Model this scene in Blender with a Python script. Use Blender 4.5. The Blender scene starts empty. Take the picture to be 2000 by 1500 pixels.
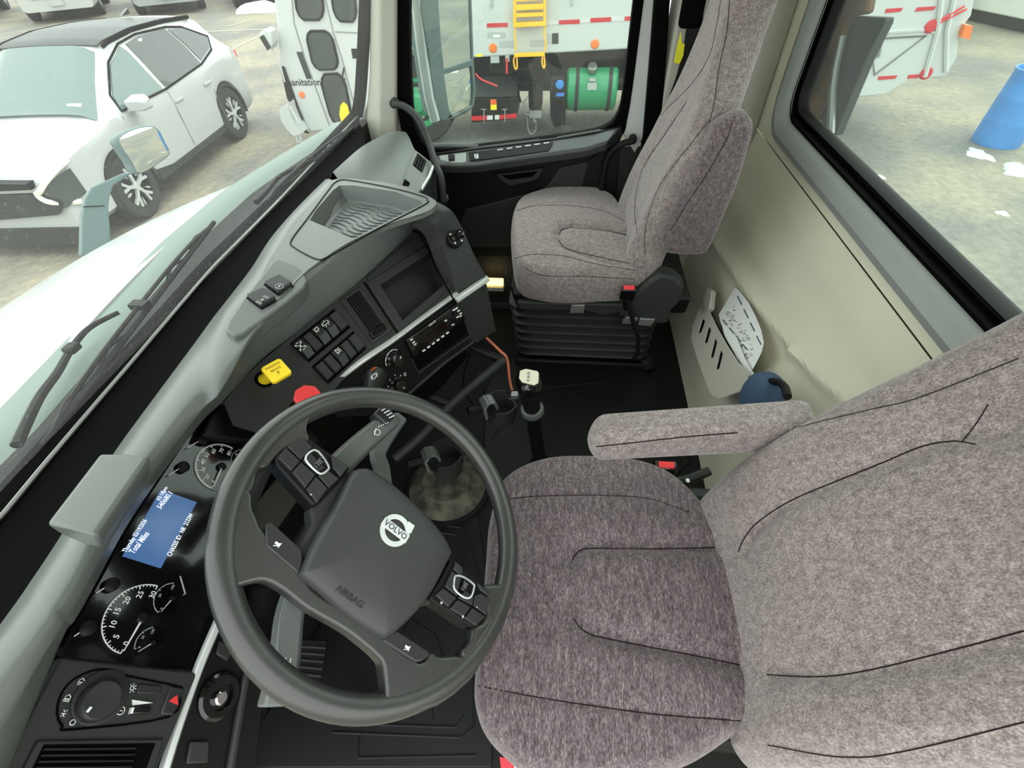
import bpy, bmesh, math, random
from mathutils import Vector, Matrix, geometry
from mathutils.bvhtree import BVHTree
V = Vector
random.seed(7)
SC = bpy.context.scene
COL = SC.collection

# ---------------------------------------------------------------- camera, sky, exposure
FPX = 900.0
_dn = V((40, -850, -FPX)).normalized()
_X = V((130, (40*130 + FPX*FPX)/850.0, -FPX)).normalized()
_Z = -_dn
_Y = _Z.cross(_X)
CAM = V((-0.75, 0.55, 1.45))
RC = Matrix((_X, _Y, _Z))          # camera space -> cab space
cd = bpy.data.cameras.new('camera'); cd.sensor_width = 36; cd.lens = FPX/2000*36
cd.clip_start = 0.02; cd.clip_end = 300
cam = bpy.data.objects.new('camera', cd); COL.objects.link(cam)
cam.matrix_world = Matrix.Translation(CAM) @ RC.to_4x4()
SC.camera = cam

W = bpy.data.worlds.new('sky'); SC.world = W; W.use_nodes = True
_b = W.node_tree.nodes['Background']; _b.inputs[0].default_value = (0.97, 1.0, 0.98, 1); _b.inputs[1].default_value = 1.45
SC.view_settings.view_transform = 'Standard'; SC.view_settings.look = 'None'
SC.view_settings.exposure = 1.0; SC.view_settings.gamma = 1.0; SC.view_settings.use_curve_mapping = False
sd = bpy.data.lights.new('soft_sun', 'SUN'); sd.energy = 1.1; sd.angle = math.radians(50); sd.color = (1, .98, .95)
sun = bpy.data.objects.new('soft_sun', sd); COL.objects.link(sun)
sun.rotation_euler = V((0.42, -0.62, 1.0)).to_track_quat('Z', 'Y').to_euler()   # high, from the driver's side front
SC.cycles.use_denoising = True
SC.cycles.max_bounces = 10

def ray(u, v): return RC @ V((u-1000, 750-v, -FPX))
def at(u, v, x=None, y=None, z=None):
    d = ray(u, v)
    if x is not None: t = (x-CAM.x)/d.x
    elif y is not None: t = (y-CAM.y)/d.y
    else: t = (z-CAM.z)/d.z
    return CAM + d*t
class Plane:
    def __init__(s, p, n): s.p = V(p); s.n = V(n).normalized()
    @staticmethod
    def thru(a, b, c):
        n = (V(b)-V(a)).cross(V(c)-V(a)).normalized()
        if n.dot(CAM-V(a)) < 0: n = -n
        return Plane(a, n)
    def hit(s, u, v, off=0):
        d = ray(u, v); t = (s.p + s.n*off - CAM).dot(s.n)/d.dot(s.n)
        return CAM + d*t
    def shift(s, o): return Plane(s.p + s.n*o, s.n)

# ---------------------------------------------------------------- materials
def lin(c):
    c = c/255.0
    return c/12.92 if c <= 0.04045 else ((c+0.055)/1.055)**2.4
def rgb(t): return (lin(t[0]), lin(t[1]), lin(t[2]), 1)
def mat(name, col, rough=0.5, metal=0.0, bump=0.0, bscale=300, var=0.0, vscale=3, coat=0.0, emit=0.0, spec=0.5, col2=None):
    m = bpy.data.materials.new(name); m.use_nodes = True
    nt = m.node_tree; b = nt.nodes['Principled BSDF']
    b.inputs['Base Color'].default_value = rgb(col); b.inputs['Roughness'].default_value = rough
    b.inputs['Metallic'].default_value = metal; b.inputs['Coat Weight'].default_value = coat
    b.inputs['Specular IOR Level'].default_value = spec
    if emit: b.inputs['Emission Color'].default_value = rgb(col); b.inputs['Emission Strength'].default_value = emit
    tc = nt.nodes.new('ShaderNodeTexCoord')
    if var or col2:
        n = nt.nodes.new('ShaderNodeTexNoise'); n.inputs['Scale'].default_value = vscale; n.inputs['Detail'].default_value = 6
        nt.links.new(tc.outputs['Object'], n.inputs['Vector'])
        r = nt.nodes.new('ShaderNodeValToRGB')
        a = rgb(col)
        if col2: c2 = rgb(col2); r.color_ramp.elements[0].position = .38; r.color_ramp.elements[1].position = .62
        else: c2 = tuple(min(1, x*(1+var)) for x in a[:3])+(1,); a = tuple(x*(1-var) for x in a[:3])+(1,); r.color_ramp.elements[0].position = .3; r.color_ramp.elements[1].position = .7
        r.color_ramp.elements[0].color = a; r.color_ramp.elements[1].color = c2
        nt.links.new(n.outputs['Fac'], r.inputs['Fac']); nt.links.new(r.outputs['Color'], b.inputs['Base Color'])
    if bump:
        n2 = nt.nodes.new('ShaderNodeTexNoise'); n2.inputs['Scale'].default_value = bscale; n2.inputs['Detail'].default_value = 3
        nt.links.new(tc.outputs['Object'], n2.inputs['Vector'])
        bp = nt.nodes.new('ShaderNodeBump'); bp.inputs['Strength'].default_value = bump; bp.inputs['Distance'].default_value = 0.001
        nt.links.new(n2.outputs['Fac'], bp.inputs['Height']); nt.links.new(bp.outputs['Normal'], b.inputs['Normal'])
    return m
def fabric(name, c0, c1, c2, mscale=(1, 1, 1)):
    m = mat(name, c1, 0.92, spec=.15); nt = m.node_tree; b = nt.nodes['Principled BSDF']
    b.inputs['Sheen Weight'].default_value = .35; b.inputs['Sheen Roughness'].default_value = .5
    tc = nt.nodes.new('ShaderNodeTexCoord'); mp = nt.nodes.new('ShaderNodeMapping'); mp.inputs['Scale'].default_value = mscale
    nt.links.new(tc.outputs['Object'], mp.inputs['Vector'])
    n = nt.nodes.new('ShaderNodeTexNoise'); n.inputs['Scale'].default_value = 260; n.inputs['Detail'].default_value = 4; n.inputs['Roughness'].default_value = .75
    nt.links.new(mp.outputs['Vector'], n.inputs['Vector'])
    n3 = nt.nodes.new('ShaderNodeTexNoise'); n3.inputs['Scale'].default_value = 70; n3.inputs['Detail'].default_value = 2
    nt.links.new(mp.outputs['Vector'], n3.inputs['Vector'])
    mx = nt.nodes.new('ShaderNodeMath'); mx.operation = 'MULTIPLY_ADD'; mx.inputs[1].default_value = .75
    nt.links.new(n.outputs['Fac'], mx.inputs[0])
    m2 = nt.nodes.new('ShaderNodeMath'); m2.operation = 'MULTIPLY'; m2.inputs[1].default_value = .25
    nt.links.new(n3.outputs['Fac'], m2.inputs[0]); nt.links.new(m2.outputs[0], mx.inputs[2])
    r = nt.nodes.new('ShaderNodeValToRGB'); e = r.color_ramp.elements
    e[0].position = .36; e[0].color = rgb(c0); e[1].position = .66; e[1].color = rgb(c2)
    k = e.new(.5); k.color = rgb(c1)
    nt.links.new(mx.outputs[0], r.inputs['Fac']); nt.links.new(r.outputs['Color'], b.inputs['Base Color'])
    bp = nt.nodes.new('ShaderNodeBump'); bp.inputs['Strength'].default_value = .45; bp.inputs['Distance'].default_value = .0012
    nt.links.new(n.outputs['Fac'], bp.inputs['Height']); nt.links.new(bp.outputs['Normal'], b.inputs['Normal'])
    return m
def dusty_glass(name, tint, dust, scale=6.0, drops=0.0, gloss=0.04):
    """clear pane with a film of dust and dried drops"""
    m = bpy.data.materials.new(name); m.use_nodes = True; nt = m.node_tree
    for n in list(nt.nodes): nt.nodes.remove(n)
    out = nt.nodes.new('ShaderNodeOutputMaterial')
    tr = nt.nodes.new('ShaderNodeBsdfTransparent'); tr.inputs[0].default_value = rgb(tint)
    gl = nt.nodes.new('ShaderNodeBsdfGlossy'); gl.inputs['Roughness'].default_value = .02
    df = nt.nodes.new('ShaderNodeBsdfDiffuse'); df.inputs[0].default_value = (.85, .86, .84, 1)
    tl = nt.nodes.new('ShaderNodeBsdfTranslucent'); tl.inputs[0].default_value = (.85, .86, .84, 1)
    ad = nt.nodes.new('ShaderNodeMixShader'); ad.inputs[0].default_value = .6
    nt.links.new(df.outputs[0], ad.inputs[1]); nt.links.new(tl.outputs[0], ad.inputs[2])
    m1 = nt.nodes.new('ShaderNodeMixShader'); m1.inputs[0].default_value = gloss
    nt.links.new(tr.outputs[0], m1.inputs[1]); nt.links.new(gl.outputs[0], m1.inputs[2])
    m2 = nt.nodes.new('ShaderNodeMixShader')
    nt.links.new(m1.outputs[0], m2.inputs[1]); nt.links.new(ad.outputs[0], m2.inputs[2])
    tc = nt.nodes.new('ShaderNodeTexCoord')
    n = nt.nodes.new('ShaderNodeTexNoise'); n.inputs['Scale'].default_value = scale; n.inputs['Detail'].default_value = 8
    nt.links.new(tc.outputs['Object'], n.inputs['Vector'])
    mr = nt.nodes.new('ShaderNodeMapRange'); mr.inputs[1].default_value = .3; mr.inputs[2].default_value = .7
    mr.inputs[3].default_value = dust*.75; mr.inputs[4].default_value = dust*1.25
    nt.links.new(n.outputs['Fac'], mr.inputs[0])
    src = mr.outputs[0]
    if drops:
        vo = nt.nodes.new('ShaderNodeTexVoronoi'); vo.inputs['Scale'].default_value = 75
        nt.links.new(tc.outputs['Object'], vo.inputs['Vector'])
        m3 = nt.nodes.new('ShaderNodeMapRange'); m3.inputs[1].default_value = .1; m3.inputs[2].default_value = .2
        m3.inputs[3].default_value = drops; m3.inputs[4].default_value = 0
        nt.links.new(vo.outputs['Distance'], m3.inputs[0])
        a = nt.nodes.new('ShaderNodeMath'); a.operation = 'ADD'
        nt.links.new(src, a.inputs[0]); nt.links.new(m3.outputs[0], a.inputs[1]); src = a.outputs[0]
    nt.links.new(src, m2.inputs[0]); nt.links.new(m2.outputs[0], out.inputs['Surface'])
    return m
M = dict(
 dash=mat('dash_grey_plastic', (94, 99, 96), .32, bump=.12, bscale=900),
 dash2=mat('dash_dark_plastic', (46, 48, 47), .5, spec=.3, bump=.15, bscale=900),
 fascia=mat('fascia_charcoal', (44, 46, 45), .55, spec=.3, bump=.15, bscale=900),
 black=mat('black_plastic', (15, 16, 16), .5, spec=.25),
 gloss=mat('gloss_black', (14, 14, 15), .12, coat=.3),
 rubber=mat('black_rubber', (15, 15, 15), .65, spec=.25, bump=.2, bscale=200),
 trim=mat('black_seal', (8, 8, 8), .75, spec=.03),
 silver=mat('silver_trim', (205, 210, 209), .3, metal=.45),
 chrome=mat('chrome', (225, 228, 228), .08, metal=1.0),
 steel=mat('dull_steel', (150, 152, 150), .4, metal=.7),
 beige=mat('beige_wall_panel', (216, 213, 192), .55, var=.035, vscale=5, bump=.08, bscale=500),
 beige2=mat('beige_pillar', (176, 176, 164), .5, bump=.1, bscale=700),
 sill=mat('grey_sill', (134, 139, 136), .4, bump=.12, bscale=900),
 floor=mat('floor_rubber', (26, 27, 27), .6, spec=.25, var=.2, vscale=4, bump=.2, bscale=150),
 mat=mat('floor_mat_rubber', (24, 25, 25), .5, spec=.3, var=.12, vscale=8),
 scuff=mat('scuffed_rubber', (48, 48, 40), .8, col2=(96, 96, 80), vscale=22),
 seat=fabric('seat_fabric', (92, 82, 82), (132, 122, 120), (176, 166, 162), (1.6, 1.0, 1.2)),
 seatd=fabric('seat_fabric_cushion', (56, 47, 51), (96, 85, 88), (150, 139, 140), (.55, 1.9, 1.3)),
 seam=mat('seam_thread', (34, 29, 31), .9, spec=.1),
 wheel=mat('wheel_leather', (50, 52, 50), .30, spec=.7, bump=.18, bscale=500, var=.12, vscale=18),
 pad=mat('airbag_cover', (54, 56, 55), .48, bump=.2, bscale=800),
 button=mat('button_plastic', (38, 40, 40), .4),
 white=mat('white_marking', (235, 238, 236), .5),
 mark=mat('pale_marking', (170, 176, 174), .5),
 red=mat('red_plastic', (220, 60, 62), .3),
 yellow=mat('yellow_plastic', (248, 218, 40), .35),
 orange=mat('orange_marking', (225, 100, 45), .5),
 copper=mat('copper_rod', (190, 110, 82), .35, metal=.5),
 emblem=mat('emblem_white', (215, 220, 218), .25, metal=.3),
 paint=mat('white_paint', (172, 175, 175), .3, coat=.3),
 paint2=mat('truck_white_paint', (192, 196, 194), .45),
 cowl=mat('pale_green_cowl', (112, 127, 119), .6),
 teal=mat('teal_grey_plastic', (84, 104, 104), .45),
 asphalt=None, 
)
M['navy'] = mat('navy_print', (52, 72, 96), .7)
M['screen'] = mat('blue_screen', (58, 88, 130), .2, emit=.45)
M['screentext'] = mat('screen_text', (225, 235, 250), .4, emit=.5)
M['glow'] = mat('warm_glow', (255, 226, 140), .4, emit=1.3)
M['bellows'] = mat('bellows_rubber', (34, 35, 35), .42, spec=.5)
M['armrest'] = mat('door_armrest_plastic', (60, 63, 62), .4)
M['carroof'] = mat('black_car_roof', (40, 46, 46), .35, spec=.15)
M['mirror'] = mat('mirror_silver', (205, 212, 210), .03, metal=1.0)
M['ws'] = dusty_glass('windshield_glass', (241, 249, 244), .06, 4, .07)
M['dg'] = dusty_glass('door_glass', (240, 248, 244), .022, 9, .05)
M['rg'] = dusty_glass('rear_glass', (238, 246, 242), .032, 5, .03)

# ---------------------------------------------------------------- object helpers
ORG = {}
def _org(p):
    return ORG.get(p.name_full if p else None, V((0, 0, 0)))
def thing(name, label, cat, loc=(0, 0, 0), group=None, kind=None):
    o = bpy.data.objects.new(name, None); COL.objects.link(o); o.location = loc; o.empty_display_size = .05
    o['label'] = label; o['category'] = cat
    if group: o['group'] = group
    if kind: o['kind'] = kind
    ORG[o.name_full] = V(loc)
    return o
def tag(o, label, cat, group=None, kind=None):
    o['label'] = label; o['category'] = cat
    if group: o['group'] = group
    if kind: o['kind'] = kind
    return o
def struct(o): o['kind'] = 'structure'; return o
_glyph = {}
def glyphs(s, font_bold=False):
    if s in _glyph: return _glyph[s]
    c = bpy.data.curves.new('t', 'FONT'); c.body = s; c.align_x = 'CENTER'; c.align_y = 'CENTER'; c.size = 1; c.extrude = 0; c.offset = .012; c.resolution_u = 2
    o = bpy.data.objects.new('t', c); COL.objects.link(o)
    dg = bpy.context.evaluated_depsgraph_get(); dg.update()
    me = bpy.data.meshes.new_from_object(o.evaluated_get(dg))
    r = ([v.co.copy() for v in me.vertices], [tuple(p.vertices) for p in me.polygons])
    bpy.data.objects.remove(o); bpy.data.meshes.remove(me); bpy.data.curves.remove(c)
    _glyph[s] = r
    return r
class MB:
    def __init__(s): s.v = []; s.f = []
    def add(s, vs, fs):
        k = len(s.v); s.v += [V(p) for p in vs]; s.f += [tuple(i+k for i in f) for f in fs]; return s
    def box(s, c, d, rot=None):
        c = V(c); hx, hy, hz = d[0]/2, d[1]/2, d[2]/2
        P = [V((x, y, z)) for x in (-hx, hx) for y in (-hy, hy) for z in (-hz, hz)]
        if rot is not None: P = [rot @ p for p in P]
        return s.add([c+p for p in P], [(0, 1, 3, 2), (4, 6, 7, 5), (0, 4, 5, 1), (2, 3, 7, 6), (0, 2, 6, 4), (1, 5, 7, 3)])
    def obox(s, c, ax, ay, az, d):
        R = Matrix((ax, ay, az)).transposed(); return s.box(c, d, R)
    def prism(s, poly, vec):
        poly = [V(p) for p in poly]; n = len(poly); vec = V(vec)
        return s.add(poly+[p+vec for p in poly], [tuple(range(n)), tuple(range(2*n-1, n-1, -1))]+[(i, i+n, (i+1) % n+n, (i+1) % n) for i in range(n)])
    def pp(s, px, pl, out, inn=0.0):
        """polygon given in picture coordinates on a real plane, extruded from 'inn' to 'out' along the plane's normal"""
        P = [pl.hit(u, v) for u, v in px]
        return s.prism([p+pl.n*inn for p in P], pl.n*(out-inn))
    def plate(s, outer, holes, vec):
        """flat plate with holes"""
        loops = [outer]+holes; tris = geometry.tessellate_polygon([[V(p) for p in l] for l in loops])
        flat = [V(p) for l in loops for p in l]; n = len(flat); vec = V(vec)
        F = [tuple(t) for t in tris]+[tuple(i+n for i in reversed(t)) for t in tris]
        k = 0
        for l in loops:
            m = len(l)
            F += [(k+i, k+(i+1) % m, k+(i+1) % m+n, k+i+n) for i in range(m)]; k += m
        return s.add(flat+[p+vec for p in flat], F)
    def tube(s, path, r, seg=10, cap=True, closed=False):
        path = [V(p) for p in path]; n = len(path)
        R = [r]*n if not hasattr(r, '__len__') else list(r)
        T = []
        for i in range(n):
            a = path[(i-1) % n] if (closed or i > 0) else path[i]; b = path[(i+1) % n] if (closed or i < n-1) else path[i]
            T.append((b-a).normalized())
        u = T[0].orthogonal().normalized(); rings = []
        for i in range(n):
            u = (u-T[i]*u.dot(T[i])).normalized(); w = T[i].cross(u)
            rings.append([path[i]+(u*math.cos(2*math.pi*k/seg)+w*math.sin(2*math.pi*k/seg))*R[i] for k in range(seg)])
        return s.rings(rings, closed, cap)
    def rings(s, rings, closed=False, cap=True):
        n = len(rings); m = len(rings[0]); vs = [p for r in rings for p in r]; F = []
        for i in range(n if closed else n-1):
            j = (i+1) % n
            F += [(i*m+k, i*m+(k+1) % m, j*m+(k+1) % m, j*m+k) for k in range(m)]
        if cap and not closed: F += [tuple(range(m-1, -1, -1)), tuple((n-1)*m+k for k in range(m))]
        return s.add(vs, F)
    def grid(s, rows):
        n = len(rows); m = len(rows[0])
        return s.add([p for r in rows for p in r], [(i*m+k, i*m+k+1, (i+1)*m+k+1, (i+1)*m+k) for i in range(n-1) for k in range(m-1)])
    def lathe(s, c, ax, prof, seg=32, up=None):
        c = V(c); ax = V(ax).normalized(); u = ax.orthogonal().normalized() if up is None else V(up); w = ax.cross(u)
        rings = [[c+ax*h+(u*math.cos(2*math.pi*k/seg)+w*math.sin(2*math.pi*k/seg))*max(r, 1e-5) for k in range(seg)] for r, h in prof]
        return s.rings(rings, cap=True)
    def text(s, st, c, xd, up, size):
        xd = V(xd).normalized(); up = V(up); up = (up-xd*up.dot(xd)).normalized()
        vs, fs = glyphs(st); return s.add([V(c)+xd*p.x*size+up*p.y*size for p in vs], fs)
    def build(s, name, m, parent=None, bevel=0, seg=2, angle=35, sub=0, org=None, label=None):
        me = bpy.data.meshes.new(name)
        o0 = _org(parent) if parent is not None else (V(org) if org is not None else V((0, 0, 0)))
        me.from_pydata([tuple(p-o0) for p in s.v], [], s.f); me.update()
        bm = bmesh.new(); bm.from_mesh(me); bmesh.ops.recalc_face_normals(bm, faces=bm.faces); bm.to_mesh(me); bm.free()
        me.shade_smooth(); me.set_sharp_from_angle(angle=math.radians(angle))
        me.materials.append(m if not isinstance(m, str) else M[m])
        o = bpy.data.objects.new(name, me); COL.objects.link(o)
        if parent is not None: o.parent = parent
        elif org is not None: o.location = org
        ORG[o.name_full] = o0
        if bevel:
            b = o.modifiers.new('bevel', 'BEVEL'); b.width = bevel; b.segments = seg; b.limit_method = 'ANGLE'; b.angle_limit = math.radians(angle)
        if sub:
            b = o.modifiers.new('sub', 'SUBSURF'); b.levels = sub; b.render_levels = sub
        if label: o['label'] = label
        return o
def lerp(a, b, t): return a+(b-a)*t
def arc(c, u, w, r, a0, a1, n=24): return [V(c)+(V(u)*math.cos(math.radians(lerp(a0, a1, i/n)))+V(w)*math.sin(math.radians(lerp(a0, a1, i/n))))*r for i in range(n+1)]
def smooth(pts, k=6, closed=False):
    """Catmull-Rom"""
    P = [V(p) for p in pts]; n = len(P); out = []
    for i in range(n if closed else n-1):
        p0 = P[(i-1) % n] if (closed or i > 0) else P[0]; p1 = P[i]; p2 = P[(i+1) % n]; p3 = P[(i+2) % n] if (closed or i < n-2) else P[-1]
        for j in range(k):
            t = j/k; out.append(.5*((2*p1)+(p2-p0)*t+(2*p0-5*p1+4*p2-p3)*t*t+(3*p1-p0-3*p2+p3)*t**3))
    if not closed: out.append(P[-1])
    return out
def resample(pts, n):
    P = [V(p) for p in pts]; L = [0]
    for a, b in zip(P, P[1:]): L.append(L[-1]+(b-a).length)
    out = []
    for i in range(n):
        d = L[-1]*i/(n-1); j = 0
        while j < len(L)-2 and L[j+1] < d: j += 1
        out.append(P[j].lerp(P[j+1], (d-L[j])/max(1e-9, L[j+1]-L[j])))
    return out
def segdist(p, poly):
    b = 1e9
    for a, c in zip(poly, poly[1:]):
        dx, dy = c[0]-a[0], c[1]-a[1]; L = dx*dx+dy*dy
        t = 0 if L == 0 else max(0, min(1, ((p[0]-a[0])*dx+(p[1]-a[1])*dy)/L))
        d = math.hypot(p[0]-a[0]-dx*t, p[1]-a[1]-dy*t); b = min(b, d)
    return b
def copy_tree(o, parent=None, loc=None, rotz=None):
    c = o.copy(); COL.objects.link(c); c.parent = parent
    for ch in o.children: copy_tree(ch, c)
    if loc is not None: c.location = loc
    if rotz is not None: c.rotation_euler = (0, 0, rotz)
    return c
# ================================================================ CAB SHELL
FZ = 0.05
CX = 0.2; XL = -0.82; XR = 1.2
def rrect(x0, x1, z0, z1, r, y, n=6):
    P = []
    for cx_, cz_, a in ((x1-r, z1-r, 0), (x0+r, z1-r, 90), (x0+r, z0+r, 180), (x1-r, z0+r, 270)):
        for i in range(n+1):
            t = math.radians(a+90*i/n); P.append(V((cx_+r*math.cos(t), y, cz_+r*math.sin(t))))
    return P
m = MB(); m.box(((XL+XR)/2, .68, FZ-.04), (XR-XL, 1.6, .08)); struct(m.build('floor', 'floor', bevel=.004))
# rear wall: moulded beige panel with the window opening
def wall_y(z):
    pts = [(0, .03), (.12, .01), (.3, -.015), (.45, -.04), (.6, -.09), (.72, -.13), (.83, -.15), (1.8, -.16)]
    for a, b in zip(pts, pts[1:]):
        if z <= b[0]:
            t = max(0, (z-a[0])/(b[0]-a[0])); t = t*t*(3-2*t)*.5+t*.5
            return lerp(a[1], b[1], t)
    return -.16
_rid = [at(1432, 470, y=-.12), at(1500, 590, y=-.10), at(1590, 720, y=-.09), at(1650, 790, y=-.08)]
_rid2 = [at(1555, 690, y=-.08), at(1500, 740, y=-.06), at(1480, 760, y=-.05)]
_rid = [(p.x, p.z) for p in _rid]; _rid2 = [(p.x, p.z) for p in _rid2]
def wall_pt(x, z):
    y = wall_y(z)
    d = segdist((x, z), _rid); y += .020*math.exp(-(d/.022)**2)
    d = segdist((x, z), _rid2); y += .018*math.exp(-(d/.02)**2)
    return V((x, y, z))
zb = at(1552, 350, y=-.15).z              # seam under the window
m = MB(); NX, NZ = 90, 60
m.grid([[wall_pt(lerp(XL, XR, i/NX), lerp(FZ, zb, j/NZ)) for i in range(NX+1)] for j in range(NZ+1)])
m.grid([[V((lerp(XL, XR, i), -.19, lerp(FZ, zb, j))) for i in range(2)] for j in range(2)])
wr = struct(m.build('wall_rear', 'beige'))
z0 = at(1578, 350, y=-.15).z; xo = 1.06; xi = -.66
m = MB(); m.plate(rrect(XL, XR, zb+.004, 1.62, .01, -.150), [rrect(xi-.02, xo+.05, z0-.004, 1.5, .13, -.150)], (0, -.03, 0)); m.build('upper_panel', 'beige', wr)
m = MB(); m.plate(rrect(XL+.01, XR-.01, zb-.02, 1.61, .01, -.175), [rrect(xi, xo, z0, 1.48, .10, -.175)], (0, -.004, 0)); m.build('seam_gap', 'black', wr)
# rear window frame: stepped grey sill, black gasket, glass
gl = at(1573, 196, y=-.21); z1 = at(1715, 350, y=-.21).z; zm = at(1647, 350, y=-.165).z
xg = gl.x
def ringset(lst):
    return MB().rings([rrect(a, b, c, d, r, y, 8) for a, b, c, d, r, y in lst], cap=False)
w1 = ringset([(xi-.012, xo+.012, z0-.002, 1.50, .10, -.152), (xi-.004, xo+.004, z0+.006, 1.49, .10, -.136), (xi+.01, xo-.01, z0+.022, 1.48, .10, -.134), (xi+.03, xo-.028, zm-.012, 1.46, .085, -.150), (xi+.036, xo-.034, zm, 1.45, .08, -.172)]).build('window_1', 'sill'); struct(w1)
gx0 = 2*CX-xg
ringset([(xi+.03, xo-.028, zm-.004, 1.452, .08, -.168), (xi+.04, xo-.040, zm+.006, 1.445, .075, -.168), (gx0-.022, xg+.022, z1-.02, 1.44, .07, -.175), (gx0-.022, xg+.022, z1-.02, 1.44, .07, -.20)]).build('gasket', 'trim', w1)
ringset([(gx0-.022, xg+.022, z1-.02, 1.44, .07, -.198), (gx0-.008, xg+.008, z1-.006, 1.43, .06, -.188), (gx0, xg, z1, 1.42, .055, -.202), (gx0, xg, z1, 1.42, .055, -.22)]).build('glass_bead', 'rubber', w1)
m = MB(); m.prism(rrect(gx0-.01, xg+.01, z1-.01, 1.43, .05, -.212), (0, -.005, 0)); m.build('window_glass', 'rg', w1)
m = MB(); m.box((XL+.02, -.1, .7), (.04, .06, 1.2)); m.build('corner_post', 'beige2', wr)
m = MB()   # the vertical pillar strip between the door and the rear wall
m.rings([[V((XR+.03, -.16, z)), V((XR-.015, -.15, z)), V((XR-.035, -.10, z)), V((XR-.04, .05, z)), V((XR-.04, .215, z)), V((XR+.03, .235, z))] for z in (FZ, .5, .9, 1.3, 1.62)]); struct(m.build('wall_right', 'beige2', angle=50, bevel=.008))
# A pillar (beige, leaning back)
DX = at(745, 100, x=1.17)
pa = [at(722, 262, x=1.17), at(722, 0, x=1.17)]; pb = [at(772, 262, x=1.17), at(772, 0, x=1.17)]
def ext(a, b, t): return a+(b-a)*t
rg = []
for t in (-.25, 0, .5, 1.0, 1.5):
    a, b = ext(pa[0], pa[1], t), ext(pb[0], pb[1], t)
    wdn = .03*max(0, -t*4) + (.018 if t == 0 else 0)
    rg.append([a+V((.06, .01+wdn, 0)), a+V((0, .0+wdn, 0)), a.lerp(b, .45)+V((-.022, 0, 0)), b+V((-.004, -.002, 0)), b+V((.06, -.004, 0))])
m = MB(); m.rings(rg); t1 = struct(m.build('trim_1', 'beige2', bevel=.008, seg=3))
c = at(744, 209, x=1.145)
m = MB(); m.lathe(c+V((.012, 0, 0)), (-1, -.25, 0), [(0, 0), (.011, 0), (.012, .004), (.011, .006), (0, .0062)], 20); m.build('pillar_plug', 'beige2', t1)
# black seal between pillar and windshield, and along the top of the dash
m = MB(); pth = [at(u, v, x=1.175) for u, v in ((716, -60), (714, 0), (708, 120), (703, 190), (697, 224))]
m.tube(smooth(pth), .022, 8); t2 = m.build('trim_2', 'trim'); struct(t2)
# ---------------------------------------------------------------- windshield
ws = MB(); rows = []
def ws_pt(x, z):
    return V((x, 1.345-.02*((x-CX)/1.0)**2-.33*(z-.87), z))
for j in range(9): rows.append([ws_pt(lerp(-.85, 1.17, i/24), lerp(.855, 1.62, j/8)) for i in range(25)])
ws.grid(rows); w2 = ws.build('window_2', 'ws'); struct(w2)
# ================================================================ PASSENGER DOOR
PD = Plane((1.19, 0, 0), (-1, 0, 0))
door = bpy.data.objects.new('door_1', None); COL.objects.link(door); door['kind'] = 'structure'; ORG['door_1'] = V((0, 0, 0))
inner = [(799, -60), (798, 60), (801, 170), (808, 240), (832, 285), (875, 293), (1000, 280), (1140, 261), (1185, 248), (1206, 225), (1217, 180), (1231, 60), (1245, -60)]
outer = [(770, -62), (770, 60), (773, 170), (782, 250), (800, 300), (850, 322), (1000, 302), (1150, 283), (1212, 268), (1226, 230), (1236, 170), (1250, 60), (1266, -62)]
m = MB(); ii = smooth([PD.hit(*p) for p in inner], 4); oo = smooth([PD.hit(*p) for p in outer], 4)
m.rings([[a, b, b+V((.05, 0, 0)), a+V((.05, 0, 0))] for a, b in zip(oo, ii)]); m.build('window_frame', 'trim', door, bevel=.004)
m = MB(); m.prism([PD.hit(*p, off=-.03) for p in inner], (.004, 0, 0)); m.build('window_glass', 'dg', door)
m = MB(); m.pp([(1247, -62), (1240, 60), (1229, 170), (1216, 262), (1240, 300), (1256, 270), (1270, 100), (1282, -62)], PD, -.005, -.05); m.build('door_edge', 'paint2', door, bevel=.003)
m = MB(); m.pp([(1282, -62), (1270, 100), (1252, 300), (1240, 420), (1262, 430), (1285, 300), (1300, 100), (1310, -62)], PD, .03, -.05); m.build('door_seal', 'trim', door, bevel=.006)
# inner panel
m = MB()
m.box((1.215, .66, .40), (.03, 1.22, .72)); m.build('door_panel', 'dash2', door, bevel=.004)
bp_ = Plane((1.185, 0, 0), (-1, 0, 0))
m = MB(); m.pp([(840, 300), (913, 291), (1080, 271), (1183, 253), (1213, 246), (1216, 262), (1200, 300), (1185, 420), (1150, 500), (850, 500), (840, 400)], bp_, .006, -.02); m.build('upper_trim', 'black', door, bevel=.003)
# armrest shelf with rail
sh = MB(); tp = [(846, 303), (913, 293), (1080, 273), (1183, 256), (1212, 247)]; lo = [(850, 325), (915, 327), (1030, 310), (1150, 293), (1186, 280)]
T_ = [at(*p, x=1.185) for p in tp]; L_ = [at(*p, x=1.105) for p in lo]
T_, L_ = resample(T_, 9), resample(L_, 9)
sh.rings([[a, b.lerp(a, .08)+V((0, 0, .006)), b, b+V((.012, 0, -.03)), b+V((.075, 0, -.05)), a+V((0, 0, -.06))] for a, b in zip(T_, L_)])
sh.build('armrest', 'sill', door, bevel=.005, label='dark grey shelf-like armrest')
for p in door.children:
    if p.name.startswith('armrest'): p.data.materials[0] = M['armrest']
SHP = Plane.thru(T_[2]+V((0, 0, .003)), T_[7]+V((0, 0, .003)), L_[5]+V((0, 0, .003)))
m = MB(); m.pp([(915, 299), (1080, 277), (1072, 296), (1000, 306), (918, 316)], SHP, .004, -.004); m.build('rail_recess', 'black', door, bevel=.002)
m = MB()
for k in range(6):
    u = lerp(972, 1062, k/5); v = lerp(294, 281, k/5); m.pp([(u, v), (u+11, v-1.5), (u+11, v+.7), (u, v+2.2)], SHP, .006, .003)
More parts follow.
